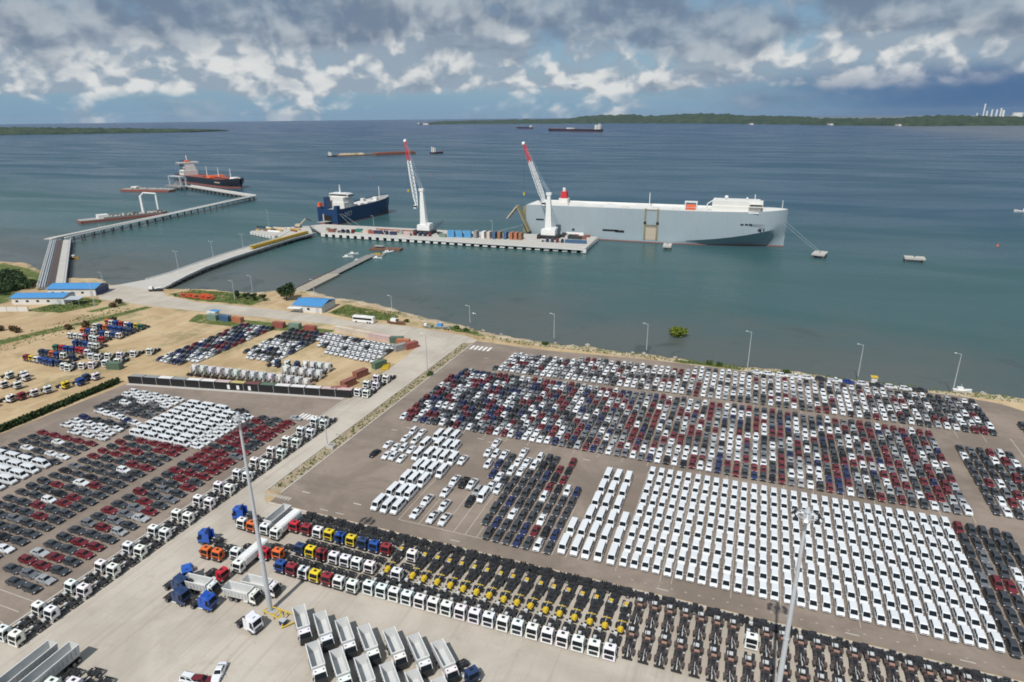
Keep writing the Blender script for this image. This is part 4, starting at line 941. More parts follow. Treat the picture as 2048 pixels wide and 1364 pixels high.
for (bx, by, ty, lab) in [(855, 745, 668, 'slim lamp pole by the verge across from the containers'), (655, 890, 838, 'slim lamp pole by the verge across from paired trucks'), (190, 615, 560, 'slim pole on the grass before the blue-roofed sheds'), (208, 575, 545, 'thin pole at the waterside by the shed apron')]:
    p = at(bx, by); pole(p.x, p.y, ty, lab, group=None)
# bushes at pole foot, manhole box
def leaves(mb, c, rx, ry, rz, n, size, m, r=RND):
    for _ in range(n):
        while True:
            p = Vector((r.uniform(-1, 1), r.uniform(-1, 1), r.uniform(-1, 1)))
            if .25 < p.length < 1: break
        k = .75 + .35 * mnoise.noise(p * 2.3 + Vector(c) * .37)
        q = Vector((c[0] + p.x * rx * k, c[1] + p.y * ry * k, c[2] + p.z * rz * k))
        d = Vector((r.uniform(-1, 1), r.uniform(-1, 1), r.uniform(-.3, 1))).normalized(); e = d.orthogonal().normalized(); f = d.cross(e)
        s = size * r.uniform(.6, 1.4)
        mb.add([q - e * s - f * s * .5, q + e * s - f * s * .5, q + e * s * .7 + f * s * .6, q - e * s * .7 + f * s * .6], [(0, 1, 2, 3)], m)
def shrub(x, y, rx, ry, h, n, size, m, label, cat='shrub', z=0.0, name='shrub', group=None):
    t = thing(name, label, cat, (x, y, z), 0, group); f = MB(); leaves(f, (0, 0, h * .5), rx, ry, h * .55, n, size, m); part('foliage', f, t)
    s = MB(); r2 = min(rx, ry) * .3
    for k in range(4): a = k * 1.6; s.tube((0, 0, -.1), (r2 * cos(a), r2 * sin(a), h * .5), .09, 5, 'bark', .04)
    part('stem', s, t); return t
p = at(1356, 673, SEA); shrub(p.x, p.y, 5.6, 4.2, 5.0, 700, .55, 'leaf_bright', 'bright green mangrove bush standing alone in the shallows', z=SEA)
p = at(858, 750); shrub(p.x + .6, p.y, 1.6, 2.4, 1.6, 140, .3, 'leaf', 'small green bush at the lamp pole foot on the verge')
p = at(665, 897); single('concrete_box', MB().box(-1.3, 1.3, -1, 1, 0, 1.1, 'kerb').box(-.9, .9, -.6, .6, 1.1, 1.2, 'concrete_dark'), 'pale concrete drain box on the dry verge', 'drain box', loc=(-119.6, 150.5, .03))
# hedge between west lot and dirt yard
t = thing('hedge', 'long dark green hedge between the west lot and dirt yard', 'hedge', (-233, 120, 0))
f = MB(); 
for k in range(54): leaves(f, (0.5 * mnoise.noise(Vector((k * .3, 0, 0))) + (-.5 if k < 10 else 0), -34 + 1.52 * k, 1.3), 1.7, 1.2, 1.5, 80, .38, 'leaf_dark')
part('foliage', f, t)
s = MB()
for k in range(20): s.tube((0, -33 + 4.1 * k, 0), (.1, -33 + 4.1 * k, 1.3), .08, 5, 'bark')
part('stem', s, t)

# ------------------------------------------------------------------ shipping containers
def container_mesh(L=6.06, W=2.44, Hh=2.6):
    b = MB(); n = int(L / .3)
    b.box(-L / 2 + .04, L / 2 - .04, -W / 2 + .05, W / 2 - .05, .05, Hh - .06, 'container')
    for k in range(n):   # corrugation ribs, both long sides
        x = -L / 2 + .2 + (L - .4) * k / (n - 1)
        for sy in (-1, 1): b.box(x - .075, x + .075, min(sy * (W / 2 - .05), sy * (W / 2 - .012)), max(sy * (W / 2 - .05), sy * (W / 2 - .012)), .16, Hh - .18, 'container')
    for sx in (-1, 1):
        for sy in (-1, 1): b.box(sx * L / 2 - .08, sx * L / 2 + .08, sy * W / 2 - .08, sy * W / 2 + .08, 0, Hh, 'container')
    for sy in (-1, 1):
        for z in (.08, Hh - .08): b.box(-L / 2, L / 2, sy * W / 2 - .05, sy * W / 2 + .05, z - .07, z + .07, 'container')
    r = MB(); r.box(-L / 2 + .1, L / 2 - .1, -W / 2 + .08, W / 2 - .08, Hh - .05, Hh + .015, 'container')
    d = MB()
    for k in range(4): d.tube((L / 2 + .05, -.9 + .6 * k, .2), (L / 2 + .05, -.9 + .6 * k, Hh - .2), .03, 5, 'galv')
    return [('shell', b.mesh('container_shell')), ('roof', r.mesh('container_roof')), ('door_bar', d.mesh('container_bars'))]
CT20 = container_mesh(6.06, 2.44, 2.9); CT40 = container_mesh(12.19, 2.44, 2.6)
CC = dict(white=(.74, .72, .70), pink=(.58, .44, .42), maroon=(.16, .06, .055), green=(.10, .16, .11), blue=(.06, .13, .24), red=(.32, .10, .075), orange=(.45, .17, .09), grey=(.30, .30, .30), rust=(.26, .10, .07), yellow=(.50, .40, .16), dark=(.035, .045, .045), navy=(.03, .05, .12), mint=(.20, .28, .22), brown=(.30, .16, .09), sky=(.10, .33, .58), cream=(.6, .52, .42), teal=(.03, .22, .17))
def container(x, y, rz, shell, roof, label, big=False, z=0.0, group=None):
    t = thing('shipping_container', label, 'container', (x, y, z), rz, group or label)
    for n, me in (CT40 if big else CT20): link(n, me, t, color=CC[roof if n == 'roof' else shell])
    return t
A, B = Vector((-228.5, 168.2)), Vector((-138.2, 185.4)); dv = (B - A); wa = math.atan2(dv.y, dv.x); L_ = dv.length; dv /= L_
tops = 'grey grey white grey white white pink yellow maroon green white white white pink pink'.split()
for k, c in enumerate(tops):
    p = A + dv * (3.1 + 6.3 * k) + Vector((-dv.y, dv.x)) * 1.3; container(p.x, p.y, wa, 'dark', c, 'dark walled container with %s roof in the wall of containers' % {'mint': 'pale green'}.get(c, c))
# dark debris netting fence hung before the containers
t = thing('screen_fence', 'black screening fence with white notices before the container wall', 'fence', (A.x, A.y - .45, 0), wa)
for k in range(15):
    part('screen_panel', MB().box(6.3 * k + .05, 6.3 * k + 6.2, -.04, .04, .12, 2.95, 'black'), t)
    part('fence_post', MB().box(6.3 * k - .06, 6.3 * k + .06, -.07, .07, 0, 3.05, 'galv'), t)
for s in (43.5, 47.5, 52.4): part('notice', MB().box(s, s + 1.1, -.09, -.05, .5, 2.2, 'white_steel'), t)
# low concrete strip at the fence foot
single('footing', MB().box(0, L_, -1.9, -.3, 0, .12, 'kerb'), 'pale concrete strip at the foot of the screen fence', 'footing', loc=(A.x, A.y - .3, 0), rz=wa)
# containers scattered round the dirt yard
for x, y, rz, c, lab in [(-142.3, 187.5, .62, 'red', 'faded red container behind the end of the container wall'), (-143.2, 195, 1.35, 'rust', 'rusty container behind the faded red one'), (-144.2, 205, 1.3, 'rust', 'rust brown container by the green one'), (-142.5, 216.5, 1.2, 'green', 'green container beside piled yellow steel'),
                         (-151.5, 246.5, .4, 'green', 'pale green container at the road bend'), (-147, 244.5, .2, 'orange', 'orange red container between green and red at the bend'), (-141.4, 242, 1.1, 'red', 'red container at the tip of the road bend'), (-144.8, 238.2, 1.1, 'grey', 'grey container behind the red one at the bend'),
                         (-248, 177.5, .2, 'green', 'lone dark green container at the yard corner'), (-262, 246.5, -.03, 'mint', 'pale green container next to the white hut'), (-254.3, 247.0, -.03, 'blue', 'blue grey container beside the orange one'), (-246.4, 247.3, -.03, 'orange', 'orange container facing the roadside'),
                         (-219.8, 247.2, 0, 'red', 'red container above the dark car block'), (-211, 248.4, 0, 'mint', 'pale green container between two red ones'), (-201, 247.4, 0, 'red', 'red container above the mottled car block')]:
    container(x, y, rz, c, c, lab)
for k, (x, y, c) in enumerate([(-183, 251, 'cream'), (-172, 249.5, 'cream'), (-161, 247.6, 'pink')]): container(x, y, -.12, c, c, '%s long container behind the pickup rows' % c, True)
for k in range(5): single('steel_bundle', MB().box(-1.6, 1.6, -.4, .4, 0, .5, 'ochre').box(-1.4, 1.4, -.3, .3, .5, .9, 'yellow'), 'bundle of yellow steel stacked by the green container', 'steel bundle', 'yellow steel bundles', (-138.8 - .5 * k, 214.5 + 1.3 * k, 0), .5 + .2 * k)

# ------------------------------------------------------------------ trucks of the dirt yard (far, whole meshes)
def ft(x, y, rot, c, where, kind=None): tr(kind or TRACTOR, x, y, rot, c, where, far=True, z=0.0)
for i in range(11): ft(-211.3 + 4.05 * i, 184.0 + .32 * i, pi, 'white', ', %s from the hedge end with its back to the container wall' % nth(i + 1), SLEEPER)
for i in range(4): ft(-170.2 + 4.1 * i, 187.2, pi, 'white', ', %s from the hedge end with its back to the container wall' % nth(i + 12), SLEEPER)
for i in range(5): ft(-174.3 + 3.9 * i, 195.4 + .2 * i, pi, 'white', 'in the second row behind the container wall', SLEEPER)
for i in range(4): ft(-170.4 + 3.4 * i, 203 + .3 * i, pi, 'white', 'in the short third row behind the container wall', SLEEPER)
for x, y in ((-134.2, 190), (-130.6, 190), (-135.2, 197.6), (-131.2, 197.6), (-135, 204.2), (-131, 204.8)): ft(x, y, 0, 'white', 'in the pairs at the end of the container wall', TRACTOR_B)
for i in range(5): ft(-186 + 4.6 * i, 202.5 + .5 * i, E_ + .3, 'white' if i % 2 else 'navy', 'in the gap behind the second truck row')
PW = dict(blue=.26, navy=.1, white=.30, red=.09, crimson=.08, yellow=.1, orange=.04, green=.03)
for j in range(8):
    for i in range(8):
        x = -300.5 + 3.35 * i + (7.0 if j < 4 else 0) - (0.9 * j if j >= 4 else .3 * j); y = 173.2 + 7.1 * j
        if RND.random() < .12 or x > -271: continue
        ft(x, y + RND.uniform(-.5, .5), .06 + RND.uniform(-.06, .06), pick(PW), ', %s row from the hedge side, %s along, jumbled dirt yard rows' % (nth(j + 1), nth(i + 1)))
for x, y in [(-268, 169.5), (-264.5, 168.8), (-261, 172.4), (-258, 174.5), (-254.4, 178), (-251, 181), (-268, 182), (-264.3, 182), (-261, 184.5), (-257.2, 187.3), (-253, 190.6), (-248.8, 195.4)]: ft(x, y + 2, .25, 'white', 'in the thin line across the dirt yard', TRACTOR_B)
for x, y, c in [(-281, 155, 'white'), (-276, 158, 'white'), (-272, 155.5, 'white'), (-267, 149.5, 'white'), (-273, 148, 'white'), (-280, 147, 'navy'), (-246, 166, 'white'), (-248.8, 163.5, 'navy'), (-249.2, 155.5, 'yellow'), (-251.4, 150.5, 'white'), (-253, 146.5, 'white'), (-254.8, 142.5, 'crimson'), (-256.5, 139, 'white'), (-246.5, 160, 'blue'), (-262, 130, 'white'), (-266, 126, 'white'), (-257.5, 133, 'navy')]: ft(x, y, E_ + RND.uniform(-.3, .5), c, 'at the hedge side of the dirt yard')

# ------------------------------------------------------------------ sheds with blue roofs
def shed(name, c, L, W, h, rise, rz, label, roof_over=.7, gable_dark=True):
    t = thing(name, label, 'shed', (c[0], c[1], 0), rz)
    w = MB(); w.box(-L / 2, L / 2, -W / 2, W / 2, 0, h, 'white_wall')
    for sx in (-1, 1): w.add([(sx * L / 2, -W / 2, h), (sx * L / 2, W / 2, h), (sx * L / 2, 0, h + rise)], [(0, 1, 2) if sx > 0 else (2, 1, 0)], 'navy' if (sx > 0 and gable_dark) else 'white_wall')
    part('wall', w, t)
    r = MB(); o = roof_over; n = 26
    for sy in (-1, 1):
        e = (sy * (W / 2 + o), h - rise * o / (W / 2)); q = (0, h + rise)
        for k in range(n):   # standing-seam roof sheets
            x0 = -L / 2 - o + (L + 2 * o) * k / n; x1 = x0 + (L + 2 * o) / n - .05; dz = .1
            P = [(x0, e[0], e[1]), (x1, e[0], e[1]), (x1, q[0], q[1]), (x0, q[0], q[1])]
            vs = P + [(a, b, cz + dz) for a, b, cz in P]
            r.hexa(vs if sy < 0 else [vs[3], vs[2], vs[1], vs[0], vs[7], vs[6], vs[5], vs[4]], 'blue_roof')
    rf = part('roof', r, t); part('ridge_cap', MB().box(-L / 2 - o, L / 2 + o, -.3, .3, h + rise + .04, h + rise + .2, 'blue_roof'), rf)
    for k in range(max(2, int(L / 6))):
        x = -L / 2 + 3 + k * 6
        if x < L / 2 - 2: part('window', MB().box(x - .8, x + .8, -W / 2 - .04, -W / 2 + .02, 1.4, 2.6, 'glass'), t)
    part('door', MB().box(L / 2 - 3.6, L / 2 - 1.6, -W / 2 - .05, -W / 2 + .02, 0, 2.8, 'galv'), t)
    return t
sheda = shed('warehouse_shed', (-382, 262), 29, 13, 4.6, 1.6, .34, 'long blue roofed warehouse with dark gable by the water')
part('gable_wall', MB().box(14.5, 14.62, -6.2, 6.2, .2, 4.4, 'navy'), sheda)
shed('warehouse_shed', (-382.5, 241), 30, 10.5, 4.2, 1.2, .36, 'blue roofed white shed in front of the larger warehouse', gable_dark=False)
shed('office_hut', (-223.5, 281), 17, 15, 4.0, 1.6, .12, 'blue roofed building alone on the grassy shore')
t = thing('lean_to', 'low white porch roof beside the lone blue building', 'porch', (-229.5, 271.5, 0), .12); part('roof', MB().box(-4, 4, -1.6, 1.6, 2.5, 2.65, 'white_steel'), t)
for x in (-3.7, 3.7): part('post', MB().tube((x, -1.3, 0), (x, -1.3, 2.5), .08, 6, 'galv'), t)
t = thing('site_hut', 'small white hut with flat blue roof by the containers', 'hut', (-266.5, 251.2, 0), -.03)
part('wall', MB().box(-3, 3, -1.6, 1.6, 0, 2.8, 'white_wall'), t); part('roof', MB().box(-2.2, 3.4, -.4, 2.6, 2.95, 3.1, 'blue_roof'), t); part('door', MB().box(1, 2, -1.66, -1.58, 0, 2.1, 'galv'), t)
t = thing('boundary_wall', 'white boundary wall in front of the blue roofed shed', 'wall', (-386, 219.5, 0), .34)
for k in range(5): part('wall_panel', MB().box(-15 + 6 * k, -9.1 + 6 * k, -.15, .15, 0, 2.6, 'white_wall'), t)
for k in range(6): part('pillar', MB().box(-15.2 + 6 * k, -14.9 + 6 * k, -.25, .25, 0, 2.8, 'concrete'), t)
t = thing('canopy', 'grey lattice canopy beside the smaller blue roofed shed', 'canopy', (-361, 244, 0), .36)
for x in (-4, 0, 4): part('post', MB().tube((x, -3, 0), (x, -3, 3.4), .1, 6, 'galv'), t); part('beam', MB().tube((x, -3.2, 3.4), (x, 3.2, 3.8), .1, 6, 'galv'), t)
part('roof', MB().hexa([(-4.4, -3.4, 3.4), (4.4, -3.4, 3.4), (4.4, 3.4, 3.8), (-4.4, 3.4, 3.8), (-4.4, -3.4, 3.5), (4.4, -3.4, 3.5), (4.4, 3.4, 3.9), (-4.4, 3.4, 3.9)], 'galv'), t)
# coach on the shore road
t = thing('coach', 'white coach with black window band on the shore road', 'coach', (-183.5, 268.2, .03), -.1 + .15)
part('body', MB().box(-6, 6, -1.25, 1.25, .35, 3.45, 'white_steel', .06, .06), t); part('window_band', MB().box(-5.7, 5.2, -1.275, 1.275, 1.75, 2.75, 'glass'), t); part('windscreen', MB().box(-6.03, -5.9, -1.1, 1.1, 1.3, 2.9, 'glass'), t); part('roof_unit', MB().box(-1.5, 2, -.8, .8, 3.42, 3.7, 'white_steel'), t)
for x in (-4, 2.6, 4): 
    for s in (-1.1, 1.1): part('wheel', MB().cyl((x, s, .5), 'y', .5, .3, 12, 'rubber'), t)
# beached work boats and machinery by the road
def small_boat(name, x, y, z, L, W, rz, hullm, label, house='white_steel', cat='boat', group=None):
    t = thing(name, label, cat, (x, y, z), rz, group); h = MB(); rings = []
    for s, w in ((-.5, .75), (-.3, .95), (0, 1), (.25, .85), (.42, .45), (.5, .05)):
        hw = W / 2 * w; zt = W * .32 + (.25 * W * max(0, s) ** 2 * 4); rings.append([(s * L, -hw * .6, -W * .1), (s * L, -hw, zt), (s * L, -hw * .85, zt), (s * L, hw * .85, zt), (s * L, hw, zt), (s * L, hw * .6, -W * .1)])
    h.loft(rings, hullm); part('hull', h, t); part('cabin', MB().box(-.3 * L, .02 * L, -W * .3, W * .3, W * .3, W * .8, house, .06, .06).box(-.02 * L, .03 * L, -W * .25, W * .25, W * .5, W * .7, 'glass'), t)
    part('mast', MB().tube((-.1 * L, 0, W * .8), (-.1 * L, 0, W * 1.35), .06, 5, 'white_steel'), t); return t
small_boat('work_boat', -166.5, 271.6, .3, 10.5, 3, -.1, 'rust', 'brown work boat beached beside the white coach'); small_boat('work_boat', -141, 272.5, .3, 8.5, 2.8, .1, 'deck_grey', 'blue topped work boat beached at the road end', 'blue_roof'); small_boat('work_boat', -149, 271.6, .3, 5, 2, -.2, 'deck_grey', 'small grey boat beached near the blue topped one')
small_boat('skiff', 79.5, 267.5, .3, 6.2, 2.2, .1, 'white_steel', 'white skiff on the sand past the parked line')
t = thing('kiosk', 'small cream and yellow kiosk on the sandy shore', 'kiosk', (49.5, 265.6, 0)); part('wall', MB().box(-1, 1, -1, 1, 0, 2.8, 'white_wall'), t); part('roof', MB().box(-1.25, 1.25, -1.25, 1.25, 2.8, 3.0, 'yellow'), t)
for k, (x, y) in enumerate([(-314, 276.5), (-309, 277.2), (-304, 276.6), (-299, 276.8), (-294.5, 276.4), (-301, 279.4), (-296, 279.2)]):
    t = thing('folded_crane', 'orange red steel crane section stored beside the road', 'crane section', (x, y, .03), .1 * (k % 3), 'orange crane sections'); m_ = MB(); m_.box(-2.2, 2.2, -1, 1, .3, .6, 'orange')
    for a in range(5):
        m_.tube((-2 + a, -.9, .6), (-1.5 + a, -.9, 2.0), .1, 5, 'orange'); m_.tube((-2 + a, .9, .6), (-1.5 + a, .9, 2.0), .1, 5, 'orange')
    m_.box(-2.2, 2.2, -1, -.8, 2.0, 2.2, 'orange'); m_.box(-2.2, 2.2, .8, 1, 2.0, 2.2, 'orange'); part('lattice', m_, t); part('counterweight', MB().box(-1, .6, -.7, .7, .6, 1.7, 'red' if k % 2 else 'navy'), t)
t = thing('mobile_plant', 'black and white plant parked where the causeway begins', 'machine', (-341, 281, .03), .4); part('chassis', MB().box(-4, 4, -1.2, 1.2, .5, 1.4, 'trim'), t); part('cabin', MB().box(-3.6, -1.6, -1.1, 1.1, 1.4, 3, 'white_steel').box(-3.65, -3.5, -.9, .9, 2, 2.8, 'glass'), t); part('boom', MB().tube((-.5, 0, 1.5), (3.9, 0, 2.6), .3, 8, 'white_steel'), t)
for x in (-3, 0, 2.8): part('axle', MB().cyl((x, 0, .5), 'y', .5, 2.4, 10, 'rubber'), t)
# trees and scrub
def tree(x, y, h, r, label, m='leaf', z=0.0, n=1100, size=.42, lobes=7, seed=1, name='tree'):
    rr = random.Random(seed); t = thing(name, label, 'tree', (x, y, z)); c = MB()
    for k in range(lobes):
        a = rr.uniform(0, 6.28); d = r * rr.uniform(.2, .65); q = (d * cos(a), d * sin(a), h * rr.uniform(.42, .85)); leaves(c, q, r * rr.uniform(.4, .6), r * rr.uniform(.4, .6), h * .24, n // lobes, size, m, rr)
    part('crown', c, t); s = MB(); s.tube((0, 0, -.2), (.2, .1, h * .55), .38, 8, 'bark', .2)
    for k in range(5): a = 1.3 * k; s.tube((.1, .05, h * .35), (r * .5 * cos(a), r * .5 * sin(a), h * .7), .14, 5, 'bark', .05)
    part('trunk', s, t)
tree(-251, 291, 9.5, 6.6, 'dark green round tree by the old jetty on the shore', 'leaf_dark', n=2200, lobes=10, seed=4)
for k, (x, y) in enumerate([(-281, 284.5), (-274, 284), (-268, 283.5), (-262, 285)]): tree(x, y, 4.2, 2.8, ('low dark tree beside the lamp pole on the grass', 'low dark tree second along the grass strip', 'low dark tree third along the grass strip', 'low dark tree nearest the tall round tree')[k], 'leaf_dark', n=420, size=.34, lobes=4, seed=20 + k)
for k, (x, y) in enumerate([(-316, 216), (-312, 213), (-319, 209), (-305, 222), (-309, 226), (-344, 198), (-350, 196), (-339, 197), (-338, 253), (-334, 246)]): shrub(x, y, 2.6, 2.2, 3.0, 170, .42, 'scrub', 'dry brown scrub bush beside the dirt track', group='dry scrub bushes on the dirt yard')
for k, (x, y) in enumerate([(-163, 276), (-169, 275), (-134, 274.5), (-128, 272.5), (-85, 266.4), (-12, 266), (-8, 265.5), (18, 265.8)]): shrub(x, y, 2.2, 1.6, 1.7, 130, .32, 'leaf', 'low green shrub on the sandy bank', group='low green shrubs on the bank')
# shore rocks
rk = random.Random(11)
for k in range(26):
    x = rk.uniform(-130, 98); ey = min(edge, key=lambda e: abs(e[0] - x))[1]; r = rk.uniform(.5, 1.25); b = MB(); b.ball((0, 0, r * .25), r, 'rock', 7, 5, .62)
    b.v = [tuple(Vector(v) * (1 + .35 * mnoise.noise(Vector(v) * 1.3 + Vector((k, 0, 0))))) for v in b.v]
    single('rock', b, 'rough pale boulder on the bank below the car lot', 'rock', 'boulders along the shore bank', (x, ey + rk.uniform(-1.5, 2.6), -.1 if rk.random() < .4 else -.5), rk.uniform(0, 6))
# grass tufts (uncountable)
gt = MB(); gr = random.Random(5)
for (x0, x1, y0, y1, n) in [(-324, -266, 274, 292, 900), (-210, -174, 276, 290, 700), (-372, -350, 228, 254, 500), (-150, -120, 270, 276, 350), (-120, 98, 263.5, 268.5, 900), (-26, 2, 263.5, 266.8, 260), (-238, -234, 95, 165, 500), (-121.5, -117.8, 125, 255, 500), (-335, -315, 175, 250, 400)]:
    for _ in range(n):
        x, y = gr.uniform(x0, x1), gr.uniform(y0, y1); z = 0.02; s = gr.uniform(.18, .5); a = gr.uniform(0, 6.28)
        gt.add([(x - s * cos(a), y - s * sin(a), z), (x + s * cos(a), y + s * sin(a), z), (x + .4 * s * cos(a) + .1, y + .4 * s * sin(a), z + s * 1.1), (x - .6 * s * cos(a), y - .6 * s * sin(a) + .1, z + s)], [(0, 1, 2, 3)], 'grass_blade')
o = struct('grass_tufts', gt); o['kind'] = 'stuff'; tag(o, 'rough grass tufts scattered over verges and shore', 'grass')
# mangrove thicket at the western shore
mg = thing('mangrove_thicket', 'dense dark green mangrove thicket beside the jetty root', 'thicket', (0, 0, 0)); f = MB(); rr = random.Random(9); s = MB()
for k in range(330):
    px, py = rr.uniform(-230, 70), rr.uniform(538, 584)
    if py < 540 + max(0, px - 25) * .55 or (px > 40 and py > 572): continue
    q = at(px, py, 2.5); hh = rr.uniform(3.2, 5.0); leaves(f, (q.x, q.y, hh * .55), 5.2, 4.6, hh * .5, 70, .75, 'leaf_dark', rr)
    if k % 6 == 0: s.tube((q.x, q.y, -.5), (q.x + .4, q.y, hh * .6), .18, 5, 'bark')
part('crown', f, mg); part('stem', s, mg)
for pts in ([(-520, 262), (-436, 262), (-432, 284), (-470, 296), (-520, 306)], [(-520, 225), (-404, 226), (-402, 240), (-430, 258), (-520, 258)]): grass_patch(pts)
HAZE = 1.8e-5
# ------------------------------------------------------------------ harbour works
def on_y(px, py, Y):
    a = at(px, py, 0) - Vector((0, 0, CAM_H)); t = Y / a.y; return Vector((a.x * t, Y, CAM_H + a.z * t))
def prism(mb, pts, z0, z1, m, mtop=None):
    n = len(pts); mb.add([(x, y, z1) for x, y in pts], [tuple(range(n))], mtop or m)
    mb.add([(x, y, z0) for x, y in pts], [tuple(range(n))[::-1]], m)
    for k in range(n): a, b = pts[k], pts[(k + 1) % n]; mb.add([(*a, z0), (*b, z0), (*b, z1), (*a, z1)], [(0, 1, 2, 3)], m)
    return mb
DK = 1.6
PILE = MB().cyl((0, 0, -2.2), 'z', .55, 5.0, 8, 'pile').mesh('pile'); CAP = MB().box(-2.1, 2.1, -1.3, 1.0, -1.5, .9, 'white_wall').mesh('pile_cap')
quay = thing('quay', 'long concrete quay on piles with cargo and two cranes', 'quay', (0, 0, 0))
part('deck', prism(MB(), [(-366, 481), (-122.5, 483), (-125, 538), (-230, 530), (-396, 524), (-402, 512)], .3, DK, 'concrete'), quay)
for k in range(33):
    t_ = k / 32; x, y = -364 + 240.5 * t_, 481.9 + 2.0 * t_
    link('pile_cap', CAP, quay, (x, y - .6, 0)); link('pile', PILE, quay, (x, y, 0)); link('pile', PILE, quay, (x, y + 12, 0))
for k in range(7): y = 489 + 7.6 * k; link('pile_cap', CAP, quay, (-123.6 - .04 * (y - 483), y, 0), pi / 2); link('pile', PILE, quay, (-124.2 - .04 * (y - 483), y, 0))
part('fender_beam', MB().box(-366, -124, 480.4, 480.95, .9, 1.75, 'white_wall'), quay)
plat = thing('mooring_platform', 'concrete side platform on piles left of the quay', 'platform', (0, 0, 0))
part('deck', prism(MB(), [(-436, 470), (-404, 458), (-380, 466), (-374, 479), (-402.5, 511), (-408, 508), (-425, 486)], .3, DK, 'concrete'), plat)
for k in range(7): t_ = k / 6; link('pile_cap', CAP, plat, (-434 + 30 * t_, 469.6 - 11.2 * t_, 0), -.36); link('pile', PILE, plat, (-433 + 30 * t_, 471 - 11.2 * t_, 0))
for k in range(4): t_ = k / 3; link('pile', PILE, plat, (-402 + 21 * t_, 460 + 6.5 * t_, 0)); link('pile_cap', CAP, plat, (-402 + 21 * t_, 459.2 + 6.5 * t_, 0), .33)
cw = thing('causeway', 'concrete causeway on piles curving out to the quay', 'causeway', (0, 0, 0))
CR = [(-341.5, 283.5), (-345, 296), (-351, 314), (-358, 338), (-364, 370), (-369.5, 420), (-372, 450), (-371, 480)]; CLf = [(-378, 284), (-371, 300), (-370, 318), (-373.5, 340), (-379, 371), (-385, 421), (-388, 450), (-401, 481)]
d_ = MB()
for k in range(len(CR) - 1):
    z0, z1 = (.05 if k == 0 else min(1.45, .5 * k)), min(1.45, .5 * (k + 1)); P = [(*CLf[k], z0), (*CR[k], z0), (*CR[k + 1], z1), (*CLf[k + 1], z1)]
    d_.hexa([(x, y, z - 1.1) for x, y, z in P] + P, 'concrete')
part('deck', d_, cw)
for side, nm in ((CR, 1), (CLf, -1)):
    pb = MB()
    for k in range(1, len(CR) - 1):
        z0, z1 = min(1.45, .5 * k), min(1.45, .5 * (k + 1)); a, b = side[k], side[k + 1]; s = .3
        pb.hexa([(a[0] - s, a[1], z0), (a[0] + s, a[1], z0), (b[0] + s, b[1], z1), (b[0] - s, b[1], z1), (a[0] - s, a[1], z0 + .6), (a[0] + s, a[1], z0 + .6), (b[0] + s, b[1], z1 + .6), (b[0] - s, b[1], z1 + .6)], 'white_wall')
    part('parapet', pb, cw)
for k in range(16):
    u = k / 15 * 5.0 + 1; i_ = min(int(u), 5); fr_ = u - i_
    for side in (CR, CLf): a, b = side[i_], side[i_ + 1]; link('pile', PILE, cw, (a[0] + (b[0] - a[0]) * fr_, a[1] + (b[1] - a[1]) * fr_, 0))
# yellow machines lined up on the causeway
ym = MB(); ym.box(-1.2, 1.2, -2.6, 3.2, .7, 1.3, 'yellow'); ym.box(-1.15, 1.15, -3.2, -1.3, .8, 2.9, 'yellow', .1, .1); ym.box(-1.0, 1.0, -3.22, -3.1, 1.9, 2.6, 'glass'); ym.box(-1.25, 1.25, -1.1, 3.2, 1.3, 2.5, 'ochre', -.1, 0)
wheels(ym, (-1.05, 1.05), (-2.2, 1.2, 2.4), .5, .35, 9); ymm = ym.mesh('yellow_truck')
for k in range(16):
    t_ = k / 15; p = at(505 + 103 * t_, 497 - 29 * t_, 1.6); tag(link('tipper_truck', ymm, None, (p.x + 1.5, p.y, 1.47), .12), 'yellow tipper truck, %s from the quay in the causeway file' % nth(16 - k), 'truck', 'yellow tippers on the causeway')
# old wooden jetty
oj = thing('old_jetty', 'old weathered jetty with broken planks and moored boats', 'jetty', (0, 0, 0)); P0, P1 = at(592, 583, -.6), at(742, 510, -.6); dv = (P1 - P0); n_ = 46
for k in range(n_):
    a = P0 + dv * (k / n_); w_ = 5.2 if k < 20 else 3.6; pl = MB().box(-w_, w_, 0, dv.length / n_ - .18, -.12 - (1.2 if k < 20 else 0), .06, 'rock' if k < 20 else 'concrete_dark'); o = part('plank', pl, oj, None, (a.x, a.y, -.6 + .12 * mnoise.noise(Vector((k * .7, 0, 0)))), math.atan2(-dv.x, dv.y) + .02 * mnoise.noise(Vector((k * 1.7, 3, 0))))
for k in range(12):
    a = P0 + dv * (k / 11)
    for s in (-3.4, 3.4): link('pile', PILE, oj, (a.x + s, a.y, -1.2))
for k in range(14): a = P0 + dv * (.04 + .5 * k / 14); part('rail_beam', MB().box(-.35, .35, 0, 3.4, .06, .42, 'bark'), oj, None, (a.x - 4.2, a.y, -.6), math.atan2(-dv.x, dv.y))
p = at(770, 497, -1); t = thing('float_dock', 'dark rusty floating dock moored past the old jetty', 'float', (p.x, p.y, SEA), .15); part('pontoon', MB().box(-12, 14, -4, 4, -.3, 1.4, 'rust'), t); part('shelter', MB().box(-9, -1, -2, 2, 3.0, 3.2, 'deck_grey'), t)
for x in (-9, -1, 4, 10): part('post', MB().tube((x, -2, 1.1), (x, -2, 4.4), .12, 5, 'rust'), t)
p = at(755, 508, -1); t = thing('float_dock', 'pale timber float with orange gear at the jetty end', 'float', (p.x, p.y, SEA), .1); part('pontoon', MB().box(-6, 6, -2.5, 2.5, -.3, .7, 'concrete_dark'), t); part('gear', MB().box(-2, 3, -1.4, 1, .7, 1.7, 'ochre'), t)
